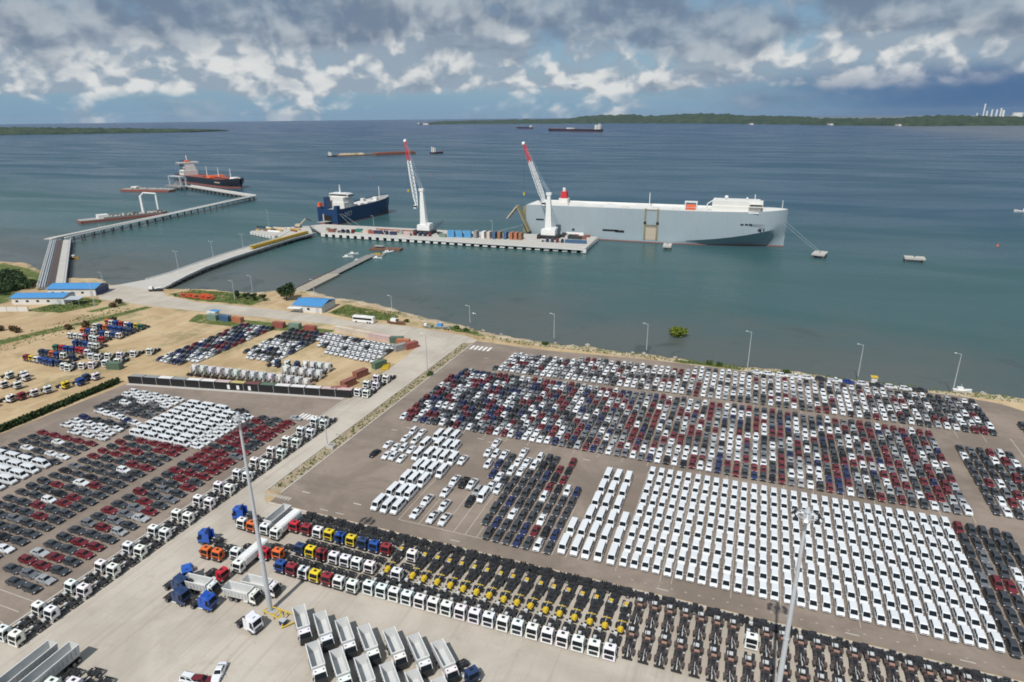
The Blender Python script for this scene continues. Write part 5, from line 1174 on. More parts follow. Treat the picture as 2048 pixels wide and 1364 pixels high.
for (px, py, L, rz, m_, lab) in [(777, 506, 9, .9, 'white_steel', 'white motor boat tied beside the float'), (696, 515, 8, .5, 'white_steel', 'white launch moored left of the old jetty'), (707, 509, 8, .6, 'white_steel', 'second white launch moored left of the old jetty'), (716, 523, 7, .4, 'concrete_dark', 'grey dinghy tied on the right of the old jetty'), (755, 517, 7, .3, 'white_steel', 'pale dinghy beside the timber float'), (150, 517, 10, -.1, 'ochre', 'thin pale skiff afloat near the western jetty'), (2046, 425, 16, 2.8, 'white_steel', 'white cruiser at anchor off the east side'), (948, 628, 2.2, 0, 'white_steel', 'tiny white dinghy afloat off the shore')]:
    p = at(px, py, SEA); small_boat('boat', p.x, p.y, SEA + .15, L, L * .3, rz, m_, lab)
for px, py in ((1995, 492), (740, 354), (862, 352)): p = at(px, py, SEA); single('buoy', MB().cyl((0, 0, .6), 'z', .9, 1.2, 10, 'orange', .5).tube((0, 0, 1.2), (0, 0, 2.6), .12, 5, 'orange'), 'small orange channel buoy in the bay', 'buoy', 'channel buoys', (p.x, p.y, SEA))
# mooring dolphins
for px, py, w_, l_, rz, lab in [(1335, 489, 6.5, 13, .08, 'square concrete mooring dolphin against the grey ship'), (1640, 505, 9, 14, -.25, 'square concrete mooring dolphin holding the bow line'), (1829, 514, 13, 8, -.05, 'lone flat concrete mooring dolphin furthest east')]:
    p = at(px, py, 1.2); t = thing('mooring_dolphin', lab, 'dolphin', (p.x, p.y, 0), rz); part('slab', MB().box(-w_ / 2, w_ / 2, -l_ / 2, l_ / 2, -.1, 1.2, 'concrete'), t); part('bollard', MB().cyl((0, 0, 1.6), 'z', .4, .8, 8, 'trim'), t)
    for sx in (-1, 1):
        for sy in (-1, 1): link('pile', PILE, t, (sx * (w_ / 2 - 1), sy * (l_ / 2 - 1), 0))
# western pipe jetty
def span(t, a, b, w, z, th, name='deck', m='concrete'):
    a, b = Vector(a), Vector(b); d = b - a; n = Vector((-d.y, d.x)).normalized() * w / 2
    return part(name, prism(MB(), [tuple(a - n), tuple(b - n), tuple(b + n), tuple(a + n)], z - th, z, m), t)
wj = thing('pipe_jetty', 'long white pipe jetty on piles with a bent approach', 'jetty', (0, 0, 0)); J0, J1, J2, J3 = (-409, 264), (-563, 381), (-624, 686), (-822, 768)
span(wj, J0, J1, 15, 1.4, .9, m='concrete_dark'); span(wj, (-572, 376), J2, 8, 3.0, .8); span(wj, J2, J3, 10, 3.0, .9)
dJ = Vector(J1) - Vector(J0); nJ = Vector((-dJ.y, dJ.x)).normalized()
def strip(a, b, z, m, name): P, Q = Vector(J0), Vector(J1); return part(name, prism(MB(), [tuple(P + nJ * a), tuple(Q + nJ * a), tuple(Q + nJ * b), tuple(P + nJ * b)][::-1], z, z + .06, m), wj)
strip(-1.5, 2.6, 1.42, 'brown_steel', 'pipe_trench'); strip(-6.0, -1.8, 1.42, 'concrete', 'service_road')
for off, r in ((3.6, .35), (4.8, .45), (6.2, .35), (-6.9, .4)): a, b = Vector(J0) + nJ * off, Vector(J1) + nJ * off; part('pipe', MB().tube((*a, 2.0), (*b, 2.0), r, 8, 'galv'), wj)
for k in range(30):
    a = Vector(J0) + dJ * (k / 29); part('pipe_rack', MB().tube((*(a - nJ * 7.4), 1.4), (*(a - nJ * 7.4), 3.0), .16, 5, 'white_steel').tube((*(a + nJ * 7.4), 1.4), (*(a + nJ * 7.4), 3.0), .16, 5, 'white_steel'), wj)
for s_ in (-7.4, 7.4): part('handrail', MB().tube((*(Vector(J0) + nJ * s_), 2.9), (*(Vector(J1) + nJ * s_), 2.9), .13, 5, 'white_steel'), wj)
for off, r in ((-4.2, .45), (4.4, .3)):
    for A_, B_ in ((J1, J2), (J2, J3)):
        d = Vector(B_) - Vector(A_); n = Vector((-d.y, d.x)).normalized() * off; part('pipe', MB().tube((*(Vector(A_) + n), 3.6), (*(Vector(B_) + n), 3.6), r, 6, 'white_steel'), wj)
for A_, B_, nn, z in ((J0, J1, 16, 1), (J1, J2, 26, 2.4), (J2, J3, 16, 2.4)):
    d = Vector(B_) - Vector(A_); n = Vector((-d.y, d.x)).normalized()
    for k in range(nn):
        a = Vector(A_) + d * ((k + .5) / nn)
        for s in (-4.5, 4.5): part('pile', MB().tube((*(a + n * (s * (1.5 if z == 1 else 1))), -4), (*(a + n * (s * (1.5 if z == 1 else 1) * .8)), z), .75, 6, 'pile'), wj)
lp = thing('loading_platform', 'grey loading platform at the outer end of the pipe jetty', 'platform', (-838, 765, 0), -.3); part('deck', MB().box(-24, 24, -9, 9, 1.4, 3.2, 'concrete_dark'), lp)
for x in (-22, -8, 8, 22):
    for y in (-8, 8): link('pile', PILE, lp, (x, y, 0))
fr = MB()
for x in (-17, 17):
    for y in (-4, 4): fr.box(x - 1.0, x + 1.0, y - .9, y + .9, 3.2, 17, 'galv')
fr.box(-18, 18, -4, 4, 16, 17.4, 'galv'); part('gantry', fr, lp)
for k in range(4): part('loading_arm', MB().tube((-9 + 6 * k, 2, 3), (-9 + 6 * k, 2, 17), .5, 6, 'galv').tube((-9 + 6 * k, 2, 17), (-9 + 6 * k, 11, 12), .4, 6, 'galv'), lp)
# barges at the jetty
def barge(px0, py0, px1, py1, w, label, stuff, hullm='boot_red'):
    a, b = at(px0, py0, SEA), at(px1, py1, SEA); c = (a + b) / 2; L = (b - a).length; t = thing('barge', label, 'barge', (c.x, c.y, SEA), math.atan2(b.y - a.y, b.x - a.x))
    part('hull', MB().loft([[(x, -w / 2 * k, -1), (x, w / 2 * k, -1), (x, w / 2, 2.6), (x, -w / 2, 2.6)] for x, k in ((-L / 2, .9), (-L / 2 + 4, 1), (L / 2 - 4, 1), (L / 2, .9))], hullm), t); part('deck', MB().box(-L / 2 + .3, L / 2 - .3, -w / 2 + .3, w / 2 - .3, 2.6, 2.75, 'deck_grey'), t)
    rr = random.Random(int(px0))
    for k in range(stuff):
        x = -L * .22 + L * .66 * k / stuff; part('pipe_run', MB().tube((x, -w * .38, 3.6), (x + L * .05, w * .38, 3.6), .5, 6, 'white_wall'), t)
        part('tank_hatch', MB().cyl((x, rr.uniform(-w * .3, w * .3), 3.3), 'z', 1.0, 1.4, 8, rr.choice(('trim', 'cream_s', 'olive_steel', 'deck_grey'))), t)
    for k in range(stuff * 2): x = rr.uniform(-L * .28, L * .46); y = rr.uniform(-w * .4, w * .4); q = rr.uniform(.6, 2.2); part('deck_gear', MB().box(x - q, x + q, y - .8, y + .8, 2.7, 3.2 + rr.uniform(.3, 2.2), rr.choice(('trim', 'cream_s', 'rust', 'concrete_dark', 'white_wall'))), t)
    part('rail', MB().box(-L * .25, L / 2 - 2, -w / 2 + .4, -w / 2 + .7, 2.7, 4.2, 'concrete_dark').box(-L * .25, L / 2 - 2, w / 2 - .7, w / 2 - .4, 2.7, 4.2, 'concrete_dark'), t); part('deck_house', MB().box(-L * .3, -L * .18, -w * .3, w * .3, 2.7, 6.5, 'deck_white', .3, .3), t); return t
mat('cream_s', (.5, .42, .32), .7, var=.2)
barge(158, 446, 335, 428, 17, 'long red barge with cream pipework beside the jetty', 14); bt = barge(248, 381, 345, 383, 15, 'dark barge with tanks astern of the black tanker', 7, 'deck_red')
p = at(287, 425, 2); t = thing('loading_gantry', 'white portal loading gantry standing over the barge', 'gantry', (p.x, p.y, 1.5), .3)
part('leg', MB().box(-1.1, 1.1, -1.1, 1.1, 0, 19, 'white_steel'), t); part('leg', MB().box(17, 18.6, -.8, .8, 4, 19, 'white_steel'), t); part('boom', MB().tube((-.5, 0, 18), (4, 0, 22), .9, 6, 'white_steel').tube((4, 0, 22), (18, 0, 21), .8, 6, 'white_steel').tube((18, 0, 21), (18, 0, 17), .6, 6, 'white_steel'), t)

# ------------------------------------------------------------------ ships
def weld_smooth(me, ang=50):
    import bmesh
    bm = bmesh.new(); bm.from_mesh(me); bmesh.ops.remove_doubles(bm, verts=bm.verts, dist=.001); bm.to_mesh(me); bm.free()
    me.polygons.foreach_set('use_smooth', [True] * len(me.polygons))
    try: me.set_sharp_from_angle(angle=radians(ang))
    except Exception: pass
def hull(t, st, levels, mats, name='hull', deck='deck_white', deck_in=.25, ang=50):
    """st: (x, [half breadth at each level]); levels: heights (fn of x allowed for the last); +x is the bow"""
    m = MB(); n = len(levels)
    R = []
    for x, hb, zt in st:
        zs = list(zt) if isinstance(zt, (list, tuple)) else list(levels[:-1]) + [zt]; R.append([(x, -hb[k], zs[k]) for k in range(n)] + [(x, hb[k], zs[k]) for k in range(n - 1, -1, -1)])
    for i in range(len(R) - 1):
        a, b = R[i], R[i + 1]
        for k in range(n - 1):
            m.add([a[k], b[k], b[k + 1], a[k + 1]], [(0, 1, 2, 3)], mats[k]); j = 2 * n - 2 - k; m.add([a[j], a[j + 1], b[j + 1], b[j]], [(1, 0, 3, 2)], mats[k])
    for k in range(n - 1): a = R[0]; m.add([a[k], a[k + 1], a[2 * n - 2 - k], a[2 * n - 1 - k]], [(0, 1, 2, 3)], mats[k])
    ho = part(name, m, t); weld_smooth(ho.data, ang); d = MB()
    for i in range(len(R) - 1):
        a, b = R[i], R[i + 1]; d.add([(a[n - 1][0], a[n - 1][1] * .985, a[n - 1][2] - deck_in), (b[n - 1][0], b[n - 1][1] * .985, b[n - 1][2] - deck_in), (b[n][0], b[n][1] * .985, b[n][2] - deck_in), (a[n][0], a[n][1] * .985, a[n][2] - deck_in)], [(0, 1, 2, 3)], deck)
    part('weather_deck', d, t)
def text_mesh(body, size, m):
    cu = bpy.data.curves.new('lettering', 'FONT'); cu.body = body; cu.size = size; cu.align_x = 'CENTER'; cu.align_y = 'CENTER'; cu.extrude = .02; o = bpy.data.objects.new('lettering', cu); col.objects.link(o)
    dg = bpy.context.evaluated_depsgraph_get(); me = bpy.data.meshes.new_from_object(o.evaluated_get(dg)); bpy.data.objects.remove(o); me.materials.clear(); me.materials.append(MATS[m]); return me
# grey vehicle carrier
YC, XB = 559.5, -85.0
rs = thing('vehicle_carrier', 'huge pale grey vehicle carrier with white deck at the quay', 'ship', (XB, YC, SEA)); Zd = 27.6
lv = [0] * 6
def kst(x, w, dk, zk, zt): return (x, [w, w, w + (dk - w) * .42, dk * .975, dk, dk], [-2.0, .75, .75 + (zk - .75) * .55, zk, zk + (zt - zk) * .35, zt])
st = [kst(-107.5, 10, 15.6, 7, Zd), kst(-103, 14, 16, 5, Zd), kst(-96, 15.9, 16, 4, Zd), kst(20, 16, 16, 3, Zd), kst(32, 14.6, 16, 3.4, Zd), kst(44, 12.6, 16, 4.6, Zd + .1), kst(56, 10.2, 16, 6.2, Zd + .3), kst(68, 7.6, 16, 8.2, Zd + .6), kst(78, 5.2, 15.8, 10.2, Zd + 1), kst(87, 3.2, 14.8, 12.2, Zd + 1.4), kst(94, 1.7, 12.6, 13.8, Zd + 1.8), kst(100, .7, 9.0, 15, Zd + 2.1), kst(104.5, .3, 5.2, 15.8, Zd + 2.3), kst(107.5, .12, .9, 16.4, Zd + 2.4)]
hull(rs, st, lv, ['boot_red', 'hull_grey', 'hull_grey', 'hull_grey', 'hull_grey'], deck_in=.4, ang=24)
part('deck_house', MB().box(50, 87, -11, 11, Zd - .3, Zd + 4.2, 'deck_white').box(50, 86, -9.5, 9.5, Zd + 4.2, Zd + 8.2, 'deck_white').box(78, 88.5, -13.5, 13.5, Zd + 4.2, Zd + 6.8, 'deck_white'), rs)
part('bridge_window', MB().box(88.45, 88.6, -13, 13, Zd + 5.2, Zd + 6.3, 'glass').box(79, 88, -13.62, -13.45, Zd + 5.2, Zd + 6.3, 'glass'), rs)
part('ventilator', MB().box(-98, -70, -12.5, -8.5, Zd - .3, Zd + 1.6, 'deck_white'), rs)
for x in (-60, -42, -20, 5, 22, 40): part('ventilator', MB().box(x - 3, x + 3, -15, -12.6, Zd - .3, Zd + 1.3 + (x % 3) * .3, 'deck_white'), rs)
for x in (-50, -25, 10, 30): part('deck_rail', MB().box(x - 10, x + 10, 10.6, 10.9, Zd - .3, Zd + 1.3, 'white_steel'), rs)
part('deck_rail', MB().box(-104, 86, -15.75, -15.55, Zd - .3, Zd + .75, 'white_steel'), rs); part('deck_rail', MB().box(-104, 86, 15.55, 15.75, Zd - .3, Zd + .75, 'white_steel'), rs)
fn = MB(); fn.box(-83, -75, 3, 10, Zd - .3, Zd + 4, 'deck_white'); fn.box(-81.5, -76, 3.6, 9.4, Zd + 4, Zd + 10, 'red', .3, .3); fn.cyl((-79, 6.4, Zd + 11.5), 'z', 1.4, 3, 8, 'white_steel'); part('funnel', fn, rs)
lb = MB(); lb.box(30, 38, -15.6, -12.4, Zd + 2.8, Zd + 5.2, 'orange', .5, .6); lb.box(30, 38, -15.6, -12.4, Zd - .2, Zd + 2.2, 'orange', .3, .3); part('lifeboat', lb, rs); part('davit', MB().box(29.2, 30, -15.8, -12, Zd - .3, Zd + 7, 'white_steel').box(38, 38.8, -15.8, -12, Zd - .3, Zd + 7, 'white_steel').box(29, 39, -15.7, -12.2, Zd + 6.6, Zd + 7.6, 'white_steel'), rs)
part('deck_crane', MB().tube((46, -6, Zd), (46, -6, Zd + 5), .5, 6, 'white_steel').tube((46, -6, Zd + 5), (52, -2, Zd + 9), .4, 6, 'white_steel'), rs); part('mast', MB().tube((-3, 8, Zd), (-3, 8, Zd + 11), .3, 6, 'white_steel').tube((82, 0, Zd + 8), (82, 0, Zd + 13), .3, 6, 'white_steel').tube((103, 0, Zd + 2), (103, 0, Zd + 9), .25, 5, 'white_steel'), rs); part('radome', MB().ball((60, 2, Zd + 10), 1.5, 'white_steel').ball((76, 4, Zd + 9.2), .9, 'white_steel'), rs)
def side_pt(px, py): q = on_y(px, py, YC - 16.0); return q.x - XB, q.z - SEA
sr = MB(); x0, z1 = side_pt(1292, 413); x1, z0 = side_pt(1313, 477)
for x in (x0, x1): sr.box(x - .7, x + .7, -16.35, -15.9, 2.2, Zd + .6, 'olive_steel')
for z in (14.5, 13.2, Zd - .4): sr.box(x0, x1, -16.3, -15.9, z - .35, z + .35, 'olive_steel')
part('side_ramp_frame', sr, rs); part('side_ramp', MB().box(x0 + .9, x1 - .9, -16.22, -15.9, 2.4, 12.8, 'cream_s').box(x0 + .9, x1 - .9, -16.15, -15.9, 15.0, Zd - 1, 'hull_grey'), rs)
for x in (x0, x1): part('hinge', MB().box(x - 1.1, x + 1.1, -16.6, -15.9, 15.5, 17.5, 'trim'), rs)
for a, b, c, d in ((1205, 458, 1236, 463), (1230, 460, 1248, 465), (1144, 457, 1149, 461), (1072, 437, 1088, 441)):
    xa, zb_ = side_pt(a, b); xc, zd_ = side_pt(c, d); part('side_opening', MB().box(xa, xc, -16.06, -15.9, zd_, zb_, 'black'), rs)
for k in range(2): xa, zz = side_pt(1519 + 6 * k, 461); part('anchor_pocket', MB().box(xa - 1.5, xa + 1.4, -14.6 + k * 1.2, -11.5, zz - 1, zz + 1.0, 'black'), rs)
xa, zz = side_pt(1520, 451); o = part('lettering', text_mesh('HIGHWAY', 2.0, 'hull_dark'), rs, None, (xa - 1.2, -15.75, zz)); o.rotation_euler = (pi / 2, 0, .06)
for k, px in enumerate((1484, 1493, 1501)): xa, zz = side_pt(px, 449.5); part('lettering', MB().box(xa - 1.2, xa + 1.2, -16.03, -15.9, zz - .65, zz + .65, 'hull_dark'), rs)
# folded stern ramp
pa, pb, pc = on_y(1059, 463, 541), on_y(1036, 411, 541), on_y(1016, 436, 541)
def arm(t, a, b, w, th, m, name):
    a, b = Vector(a), Vector(b); d = (b - a).normalized(); u = Vector((0, 1, 0)); n = d.cross(u).normalized() * th / 2; u = u * w / 2
    return part(name, MB().hexa([a - u - n, a + u - n, a + u + n, a - u + n, b - u - n, b + u - n, b + u + n, b - u + n], m), t)
O = Vector((XB, YC, SEA)); arm(rs, pa - O, pb - O, 7, 1.3, 'olive_steel', 'stern_ramp'); arm(rs, pb - O, pc - O, 6.4, 1.1, 'cream_s', 'stern_ramp_flap'); part('ramp_post', MB().box(-111, -106.5, -14, -9, 2, 25.5, 'olive_steel'), rs); part('ramp_post', MB().box(-111, -106.5, 2, 7, 2, 24, 'olive_steel'), rs)
for a, b in (((XB + 106, YC - 2, 19), tuple(at(1640, 503, 1.6))), ((XB + 105, YC - 4, 17), tuple(at(1636, 505, 1.6))), ((-189, 548, 9), tuple(at(985, 464, 2))), ((-190, 550, 8), tuple(at(990, 465, 2)))):
    single('mooring_line', MB().tube(a, b, .10, 4, 'rope'), 'taut pale mooring line of the grey carrier', 'rope', 'mooring lines of the grey carrier')
# blue roll-on ship, stern to the quay
bs = thing('blue_ship', 'dark blue roll-on ship with white bridge, stern to the quay', 'ship', (-403.5, 543, SEA), pi / 2 - .075); zt = 15.2; lv = [-2, 1.0, 5, 10, zt]
def hb4(w, dk): return [w + (dk - w) * f for f in (0, .1, .5, .85, 1)]
hull(bs, [(0, hb4(11.5, 12.6), zt), (6, hb4(12.4, 12.6), zt), (52, hb4(12.4, 12.6), zt + .4), (68, hb4(10.5, 12.6), zt + 1), (82, hb4(6.5, 12), zt + 2), (92, hb4(2.6, 9.5), zt + 3), (99, hb4(.5, 5.2), zt + 3.8), (103, hb4(.1, .8), zt + 4.2)], lv, ['boot_red', 'hull_blue', 'hull_blue', 'hull_blue'], deck='deck_grey', deck_in=1.0)
part('bridge', MB().box(14, 30, -10.5, 10.5, zt - 1, zt + 5, 'deck_white', .2, .2).box(15, 29, -9, 9, zt + 5, zt + 10, 'deck_white', .2, .2).box(19, 28, -12.4, 12.4, zt + 10, zt + 13, 'deck_white', .3, .3).box(18, 28.5, -10, 10, zt + 13, zt + 13.6, 'white_steel'), bs)
part('bridge_window', MB().box(19.1, 28.3, -12.46, 12.46, zt + 10.9, zt + 12.0, 'glass'), bs); part('mast', MB().tube((22, 0, zt + 13.5), (22, 0, zt + 22), .9, 8, 'white_steel', .3).tube((88, 0, zt + 3), (88, 0, zt + 14), .4, 6, 'white_steel'), bs)
part('funnel', MB().box(6, 12, 4.5, 9, zt - 1, zt + 11, 'hull_blue', .3, .4), bs); part('stern_tower', MB().box(-.2, 5, -12.4, -8.4, 1.5, zt + 3.5, 'hull_blue'), bs); part('stern_tower', MB().box(-.2, 5, 8.6, 12.4, 1.5, zt + 1.5, 'hull_blue'), bs); part('stern_door', MB().box(-.35, .2, -5, 4.5, 3.2, 9, 'black'), bs); part('stern_frame', MB().box(-.3, .1, 4.6, 6.2, 2.5, 10, 'cream_s'), bs); part('stern_ramp', MB().hexa([(-13, -4.6, 3.6), (-13, 4.4, 3.6), (0, 4.4, 3.0), (0, -4.6, 3.0), (-13, -4.6, 3.9), (-13, 4.4, 3.9), (0, 4.4, 3.5), (0, -4.6, 3.5)], 'deck_grey'), bs)
part('lifeboat', MB().box(1, 6.5, 10, 13, zt + 1.8, zt + 5.6, 'orange', .5, .8), bs)
for x in (36, 46, 58, 72): part('deck_hatch', MB().box(x - 3, x + 3, -8, 6, zt - 1, zt + .8, 'deck_white'), bs)
for x, y in ((76, -4), (66, 6), (84, 3)): part('deck_winch', MB().box(x - 2, x + 2, y - 2, y + 2, zt, zt + 3, 'deck_white'), bs)
o = part('lettering', text_mesh('NST', 6.5, 'white_wall'), bs, None, (17, -12.75, 9)); o.rotation_euler = (pi / 2 + .02, 0, 0)
for a, b in (((-392, 546, 9), (-360, 520, 2)), ((-392, 549, 9), (-352, 522, 2))): single('mooring_line', MB().tube(a, b, .12, 4, 'rope'), 'slack pale mooring line of the blue ship', 'rope', 'mooring lines of the blue ship')
# black tanker at the outer berth
tk = thing('tanker_ship', 'black product tanker with white bridge at the pipe jetty', 'ship', (-878, 846, SEA), -.355); zt = 12.5; lv = [-2, 2.6, 6, 9, zt]
hull(tk, [(-62, hb4(9, 14), zt), (-52, hb4(15, 16), zt), (95, hb4(16, 16), zt), (116, hb4(13, 16), zt + .8), (128, hb4(7.5, 13), zt + 1.8), (136, hb4(2.5, 8), zt + 2.5), (141, hb4(.3, 1.5), zt + 3)], lv, ['boot_red', 'hull_dark', 'hull_dark', 'hull_dark'], deck='deck_red', deck_in=.8)
part('bridge', MB().box(-44, -28, -12, 12, zt - .8, zt + 7, 'deck_white').box(-43, -29, -10, 10, zt + 7, zt + 13, 'deck_white', .3, .2).box(-42, -30, -8.5, 8.5, zt + 13, zt + 18, 'deck_white', .3, .2).box(-41, -30, -17, 17, zt + 18, zt + 20.5, 'deck_white').box(-37, -33, -4, 4, zt + 20.5, zt + 23, 'orange'), tk); part('bridge_window', MB().box(-40.5, -30.2, -17.1, 17.1, zt + 18.8, zt + 19.8, 'glass'), tk); part('funnel', MB().box(-56, -48, -5, 5, zt, zt + 22, 'navy', .5, .5), tk); part('mast', MB().tube((-36, 0, zt + 22), (-36, 0, zt + 31), .7, 6, 'white_steel'), tk)
for z in (4, 9, 15): part('cabin_window', MB().box(-43, -29, -(12.1 if z < 7 else 10.2 if z < 13 else 8.7), -8, zt + z, zt + z + 1, 'glass'), tk)
for x in (32, 72, 112): part('deck_post', MB().tube((x, 0, zt), (x, 0, zt + 16), .8, 6, 'white_steel', .4), tk)
for k in range(5): part('cargo_pipe', MB().tube((18, -4 + 2 * k, zt + 1.2), (112, -4 + 2 * k, zt + 1.2), .5, 6, 'deck_red'), tk)
part('manifold', MB().box(55, 68, -13, 13, zt, zt + 3.5, 'orange', 1, 1), tk); part('forecastle', MB().box(118, 132, -6, 6, zt + 1, zt + 3.5, 'deck_white', 1, 2), tk); o = part('lettering', MB().box(88, 106, -16.1, -15.9, 6.8, 8.4, 'cream_s'), tk)
# far traffic
def far_ship(px0, py0, px1, py1, beam, fb, hullm, label, house, hh, extras=()):
    a, b = at(px0, py0, SEA), at(px1, py1, SEA); L = (b - a).length; c = (a + b) / 2; t = thing('cargo_ship', label, 'ship', (c.x, c.y, SEA), math.atan2(b.y - a.y, b.x - a.x)); h = L / 2
    hull(t, [(-h, hb4(beam * .4, beam * .48), fb), (-h * .9, hb4(beam * .5, beam * .5), fb), (h * .7, hb4(beam * .5, beam * .5), fb), (h * .9, hb4(beam * .2, beam * .4), fb * 1.1), (h, hb4(.2, 1), fb * 1.2)], [-2, fb * .15, fb * .4, fb * .7, fb], ['boot_red', hullm, hullm, hullm], deck='deck_red')
    part('bridge', MB().box(-h * (1 - house) + 0, -h * (1 - house) + hh * .7, -beam * .42, beam * .42, fb * .8, fb + hh, 'deck_white', .5, .3), t); part('funnel', MB().box(-h * (1 - house) - hh * .35, -h * (1 - house) - hh * .05, -beam * .12, beam * .12, fb * .8, fb + hh * 1.25, 'deck_white'), t)
    for x, w, z in extras: part('deck_cargo', MB().box(x * h - w, x * h + w, -beam * .3, beam * .3, fb - .3, fb + z, 'deck_white'), t)
far_ship(1201, 264, 1097, 262, 50, 16, 'hull_dark', 'long dark bulk carrier anchored far out in the bay', .06, 26, ((.12, 22, 7),)); far_ship(1064, 257.5, 1033, 257, 26, 12, 'hull_dark', 'small dark freighter far out beside the bulk carrier', .1, 13)
far_ship(655, 313.5, 673, 313, 9, 3.2, 'hull_dark', 'white tug at the left end of the barge tow', .45, 8); far_ship(862, 308, 886, 306.5, 12, 5, 'hull_dark', 'white tug at the right end of the barge tow', .3, 12)
a, b = at(672, 312.5, SEA), at(746, 310, SEA); t = thing('barge', 'sand laden barge in tow in the middle of the bay', 'barge', tuple((a + b) / 2), math.atan2(b.y - a.y, b.x - a.x)); L = (b - a).length; part('hull', MB().box(-L / 2, L / 2, -12, 12, -1, 3, 'rust'), t); part('sand_heap', MB().box(-L / 2 + 8, L / 2 - 25, -9, 9, 3, 7, 'g_sand', 5, 5), t)
a, b = at(748, 311, SEA), at(828, 307.5, SEA); t = thing('barge', 'empty rusty barge in tow behind the sand barge', 'barge', tuple((a + b) / 2), math.atan2(b.y - a.y, b.x - a.x)); L = (b - a).length; part('hull', MB().box(-L / 2, L / 2, -12, 12, -1, 5, 'rust'), t); part('coaming', MB().box(-L / 2 + 4, L / 2 - 4, -10, 10, 5, 7.5, 'deck_red'), t)
# ------------------------------------------------------------------ harbour cranes
def harbour_crane(bx, by, pv, tip, top, label):
    t = thing('harbour_crane', label, 'crane', (bx, by, DK)); O = Vector((bx, by, DK)); pv, tip, top = Vector(pv) - O, Vector(tip) - O, Vector(top) - O
    part('undercarriage', MB().box(-9, 9, -5, 5, 1.2, 3.0, 'trim').box(-8.5, -6, -7, 7, .3, 1.6, 'trim').box(6, 8.5, -7, 7, .3, 1.6, 'trim'), t)
    for x in (-6.5, -3.2, 0, 3.2, 6.5):
        for y in (-4.4, 4.4): part('wheel', MB().cyl((x, y, .75), 'y', .75, .9, 10, 'rubber'), t)
    part('slewing_house', MB().box(-6, 6.5, -3.6, 3.6, 3.0, 7.8, 'white_steel', .3, .3).box(2.5, 7, -3.2, 3.2, 7.6, 9.2, 'white_steel'), t)
    tw = MB(); zt = top.z; rings = []
    for z, w, dd in ((7, 3.0, 2.4), (13, 2.6, 2.1), (zt * .72, 1.9, 1.6), (zt - 2.5, 1.3, 1.1), (zt - 2.2, 2.0, 1.4), (zt, 2.3, 1.4)):
        f = z / zt; c = (top.x * f, top.y * f); rings.append([(c[0] - w, c[1] - dd, z), (c[0] + w, c[1] - dd, z), (c[0] + w, c[1] + dd, z), (c[0] - w, c[1] + dd, z)])
    tw.loft(rings, 'white_steel'); part('tower', tw, t)
    f = (pv.z + 3) / zt; c = (top.x * f, top.y * f); part('operator_cab', MB().box(pv.x - 1.6, pv.x + .8, pv.y - 3.5, pv.y - 1.2, pv.z - 1, pv.z + 2, 'white_steel').box(pv.x - 1.7, pv.x + .85, pv.y - 3.55, pv.y - 1.15, pv.z + .2, pv.z + 1.5, 'glass'), t)
    d = (tip - pv); Lb = d.length; d.normalize(); u = d.cross(Vector((0, 0, 1))).normalized(); v = u.cross(d); N = 17
    for part_m, k0, k1, nm in (('white_steel', 0, 12, 'boom'), ('red', 12, N, 'boom_head')):
        b = MB()
        wd = lambda k: 1.55 * min(1, .35 + k * .25) * (1 - .45 * max(0, k - 8) / 9)
        P = lambda k, a, e: pv + d * (Lb * k / N) + u * (a * wd(k)) + v * (e * wd(k))
        for k in range(k0, k1):
            for a, e in ((-1, -1), (1, -1), (1, 1), (-1, 1)): b.tube(P(k, a, e), P(k + 1, a, e), .2, 5, part_m)
            for (a, e), (a2, e2) in (((-1, -1), (1, -1)), ((1, -1), (1, 1)), ((1, 1), (-1, 1)), ((-1, 1), (-1, -1))):
                b.tube(P(k, a, e), P(k + 1, a2, e2) if k % 2 else P(k + 1, a2, e2), .15, 4, part_m); b.tube(P(k, a, e), P(k, a2, e2), .13, 4, part_m)
        part(nm, b, t)
    part('sheave', MB().cyl(tuple(tip + d * .8), 'x', 1.7, 2.2, 10, 'white_steel'), t)
    cb = MB(); mid_ = pv + d * Lb * .62
    for s in (-1, 1): cb.tube(top + u * s, mid_ + u * s, .10, 4, 'galv'); cb.tube(top + u * s, tip + u * s * .5, .07, 4, 'galv')
    part('luffing_cable', cb, t); part('hoist_cable', MB().tube(tip, tip - Vector((0, 0, tip.z * .55)), .07, 4, 'trim'), t); h_ = tip - Vector((0, 0, tip.z * .55)); part('hook', MB().box(h_.x - .7, h_.x + .7, h_.y - .5, h_.y + .5, h_.z - 2.4, h_.z, 'yellow'), t)
harbour_crane(-275.5, 508, on_y(834, 414, 510), on_y(811, 284, 538), on_y(843, 377, 508), 'white harbour crane with red tipped boom near the blue ship'); harbour_crane(-163.3, 519, on_y(1090, 408, 521), on_y(1048, 289, 552), on_y(1098, 385, 519), 'white harbour crane with red tipped boom beside the grey carrier')
# cargo on the quay
CARGO = [(903, 474, 'sky'), (919, 474.5, 'sky'), (936, 475, 'sky'), (953, 475, 'grey'), (968, 476, 'white'), (979, 476.5, 'cream'), (990, 477, 'blue'), (1000, 477, 'brown'), (1012, 477.5, 'blue'), (1024, 478, 'orange'), (1033, 478.5, 'orange'), (1042, 479, 'brown')]
for i, (px, py, c) in enumerate(CARGO):
    p = at(px, py, DK); container(p.x, p.y, 0 if c == 'sky' else pi / 2, c, c, 'lower %s container in the quay row, %s along' % ({'sky': 'bright blue'}.get(c, c), nth(i + 1)), z=DK)
    cn = {'sky': 'bright blue'}.get(c, c); container(p.x, p.y, 0 if c == 'sky' else pi / 2, c, c, 'upper %s container stacked in the quay row, %s along' % (cn, nth(i + 1)), z=DK + 2.92)
    if c == 'sky': container(p.x, p.y + 2.7, 0, c, c, 'bright blue container behind the %s of the quay row' % nth(i + 1), z=DK)
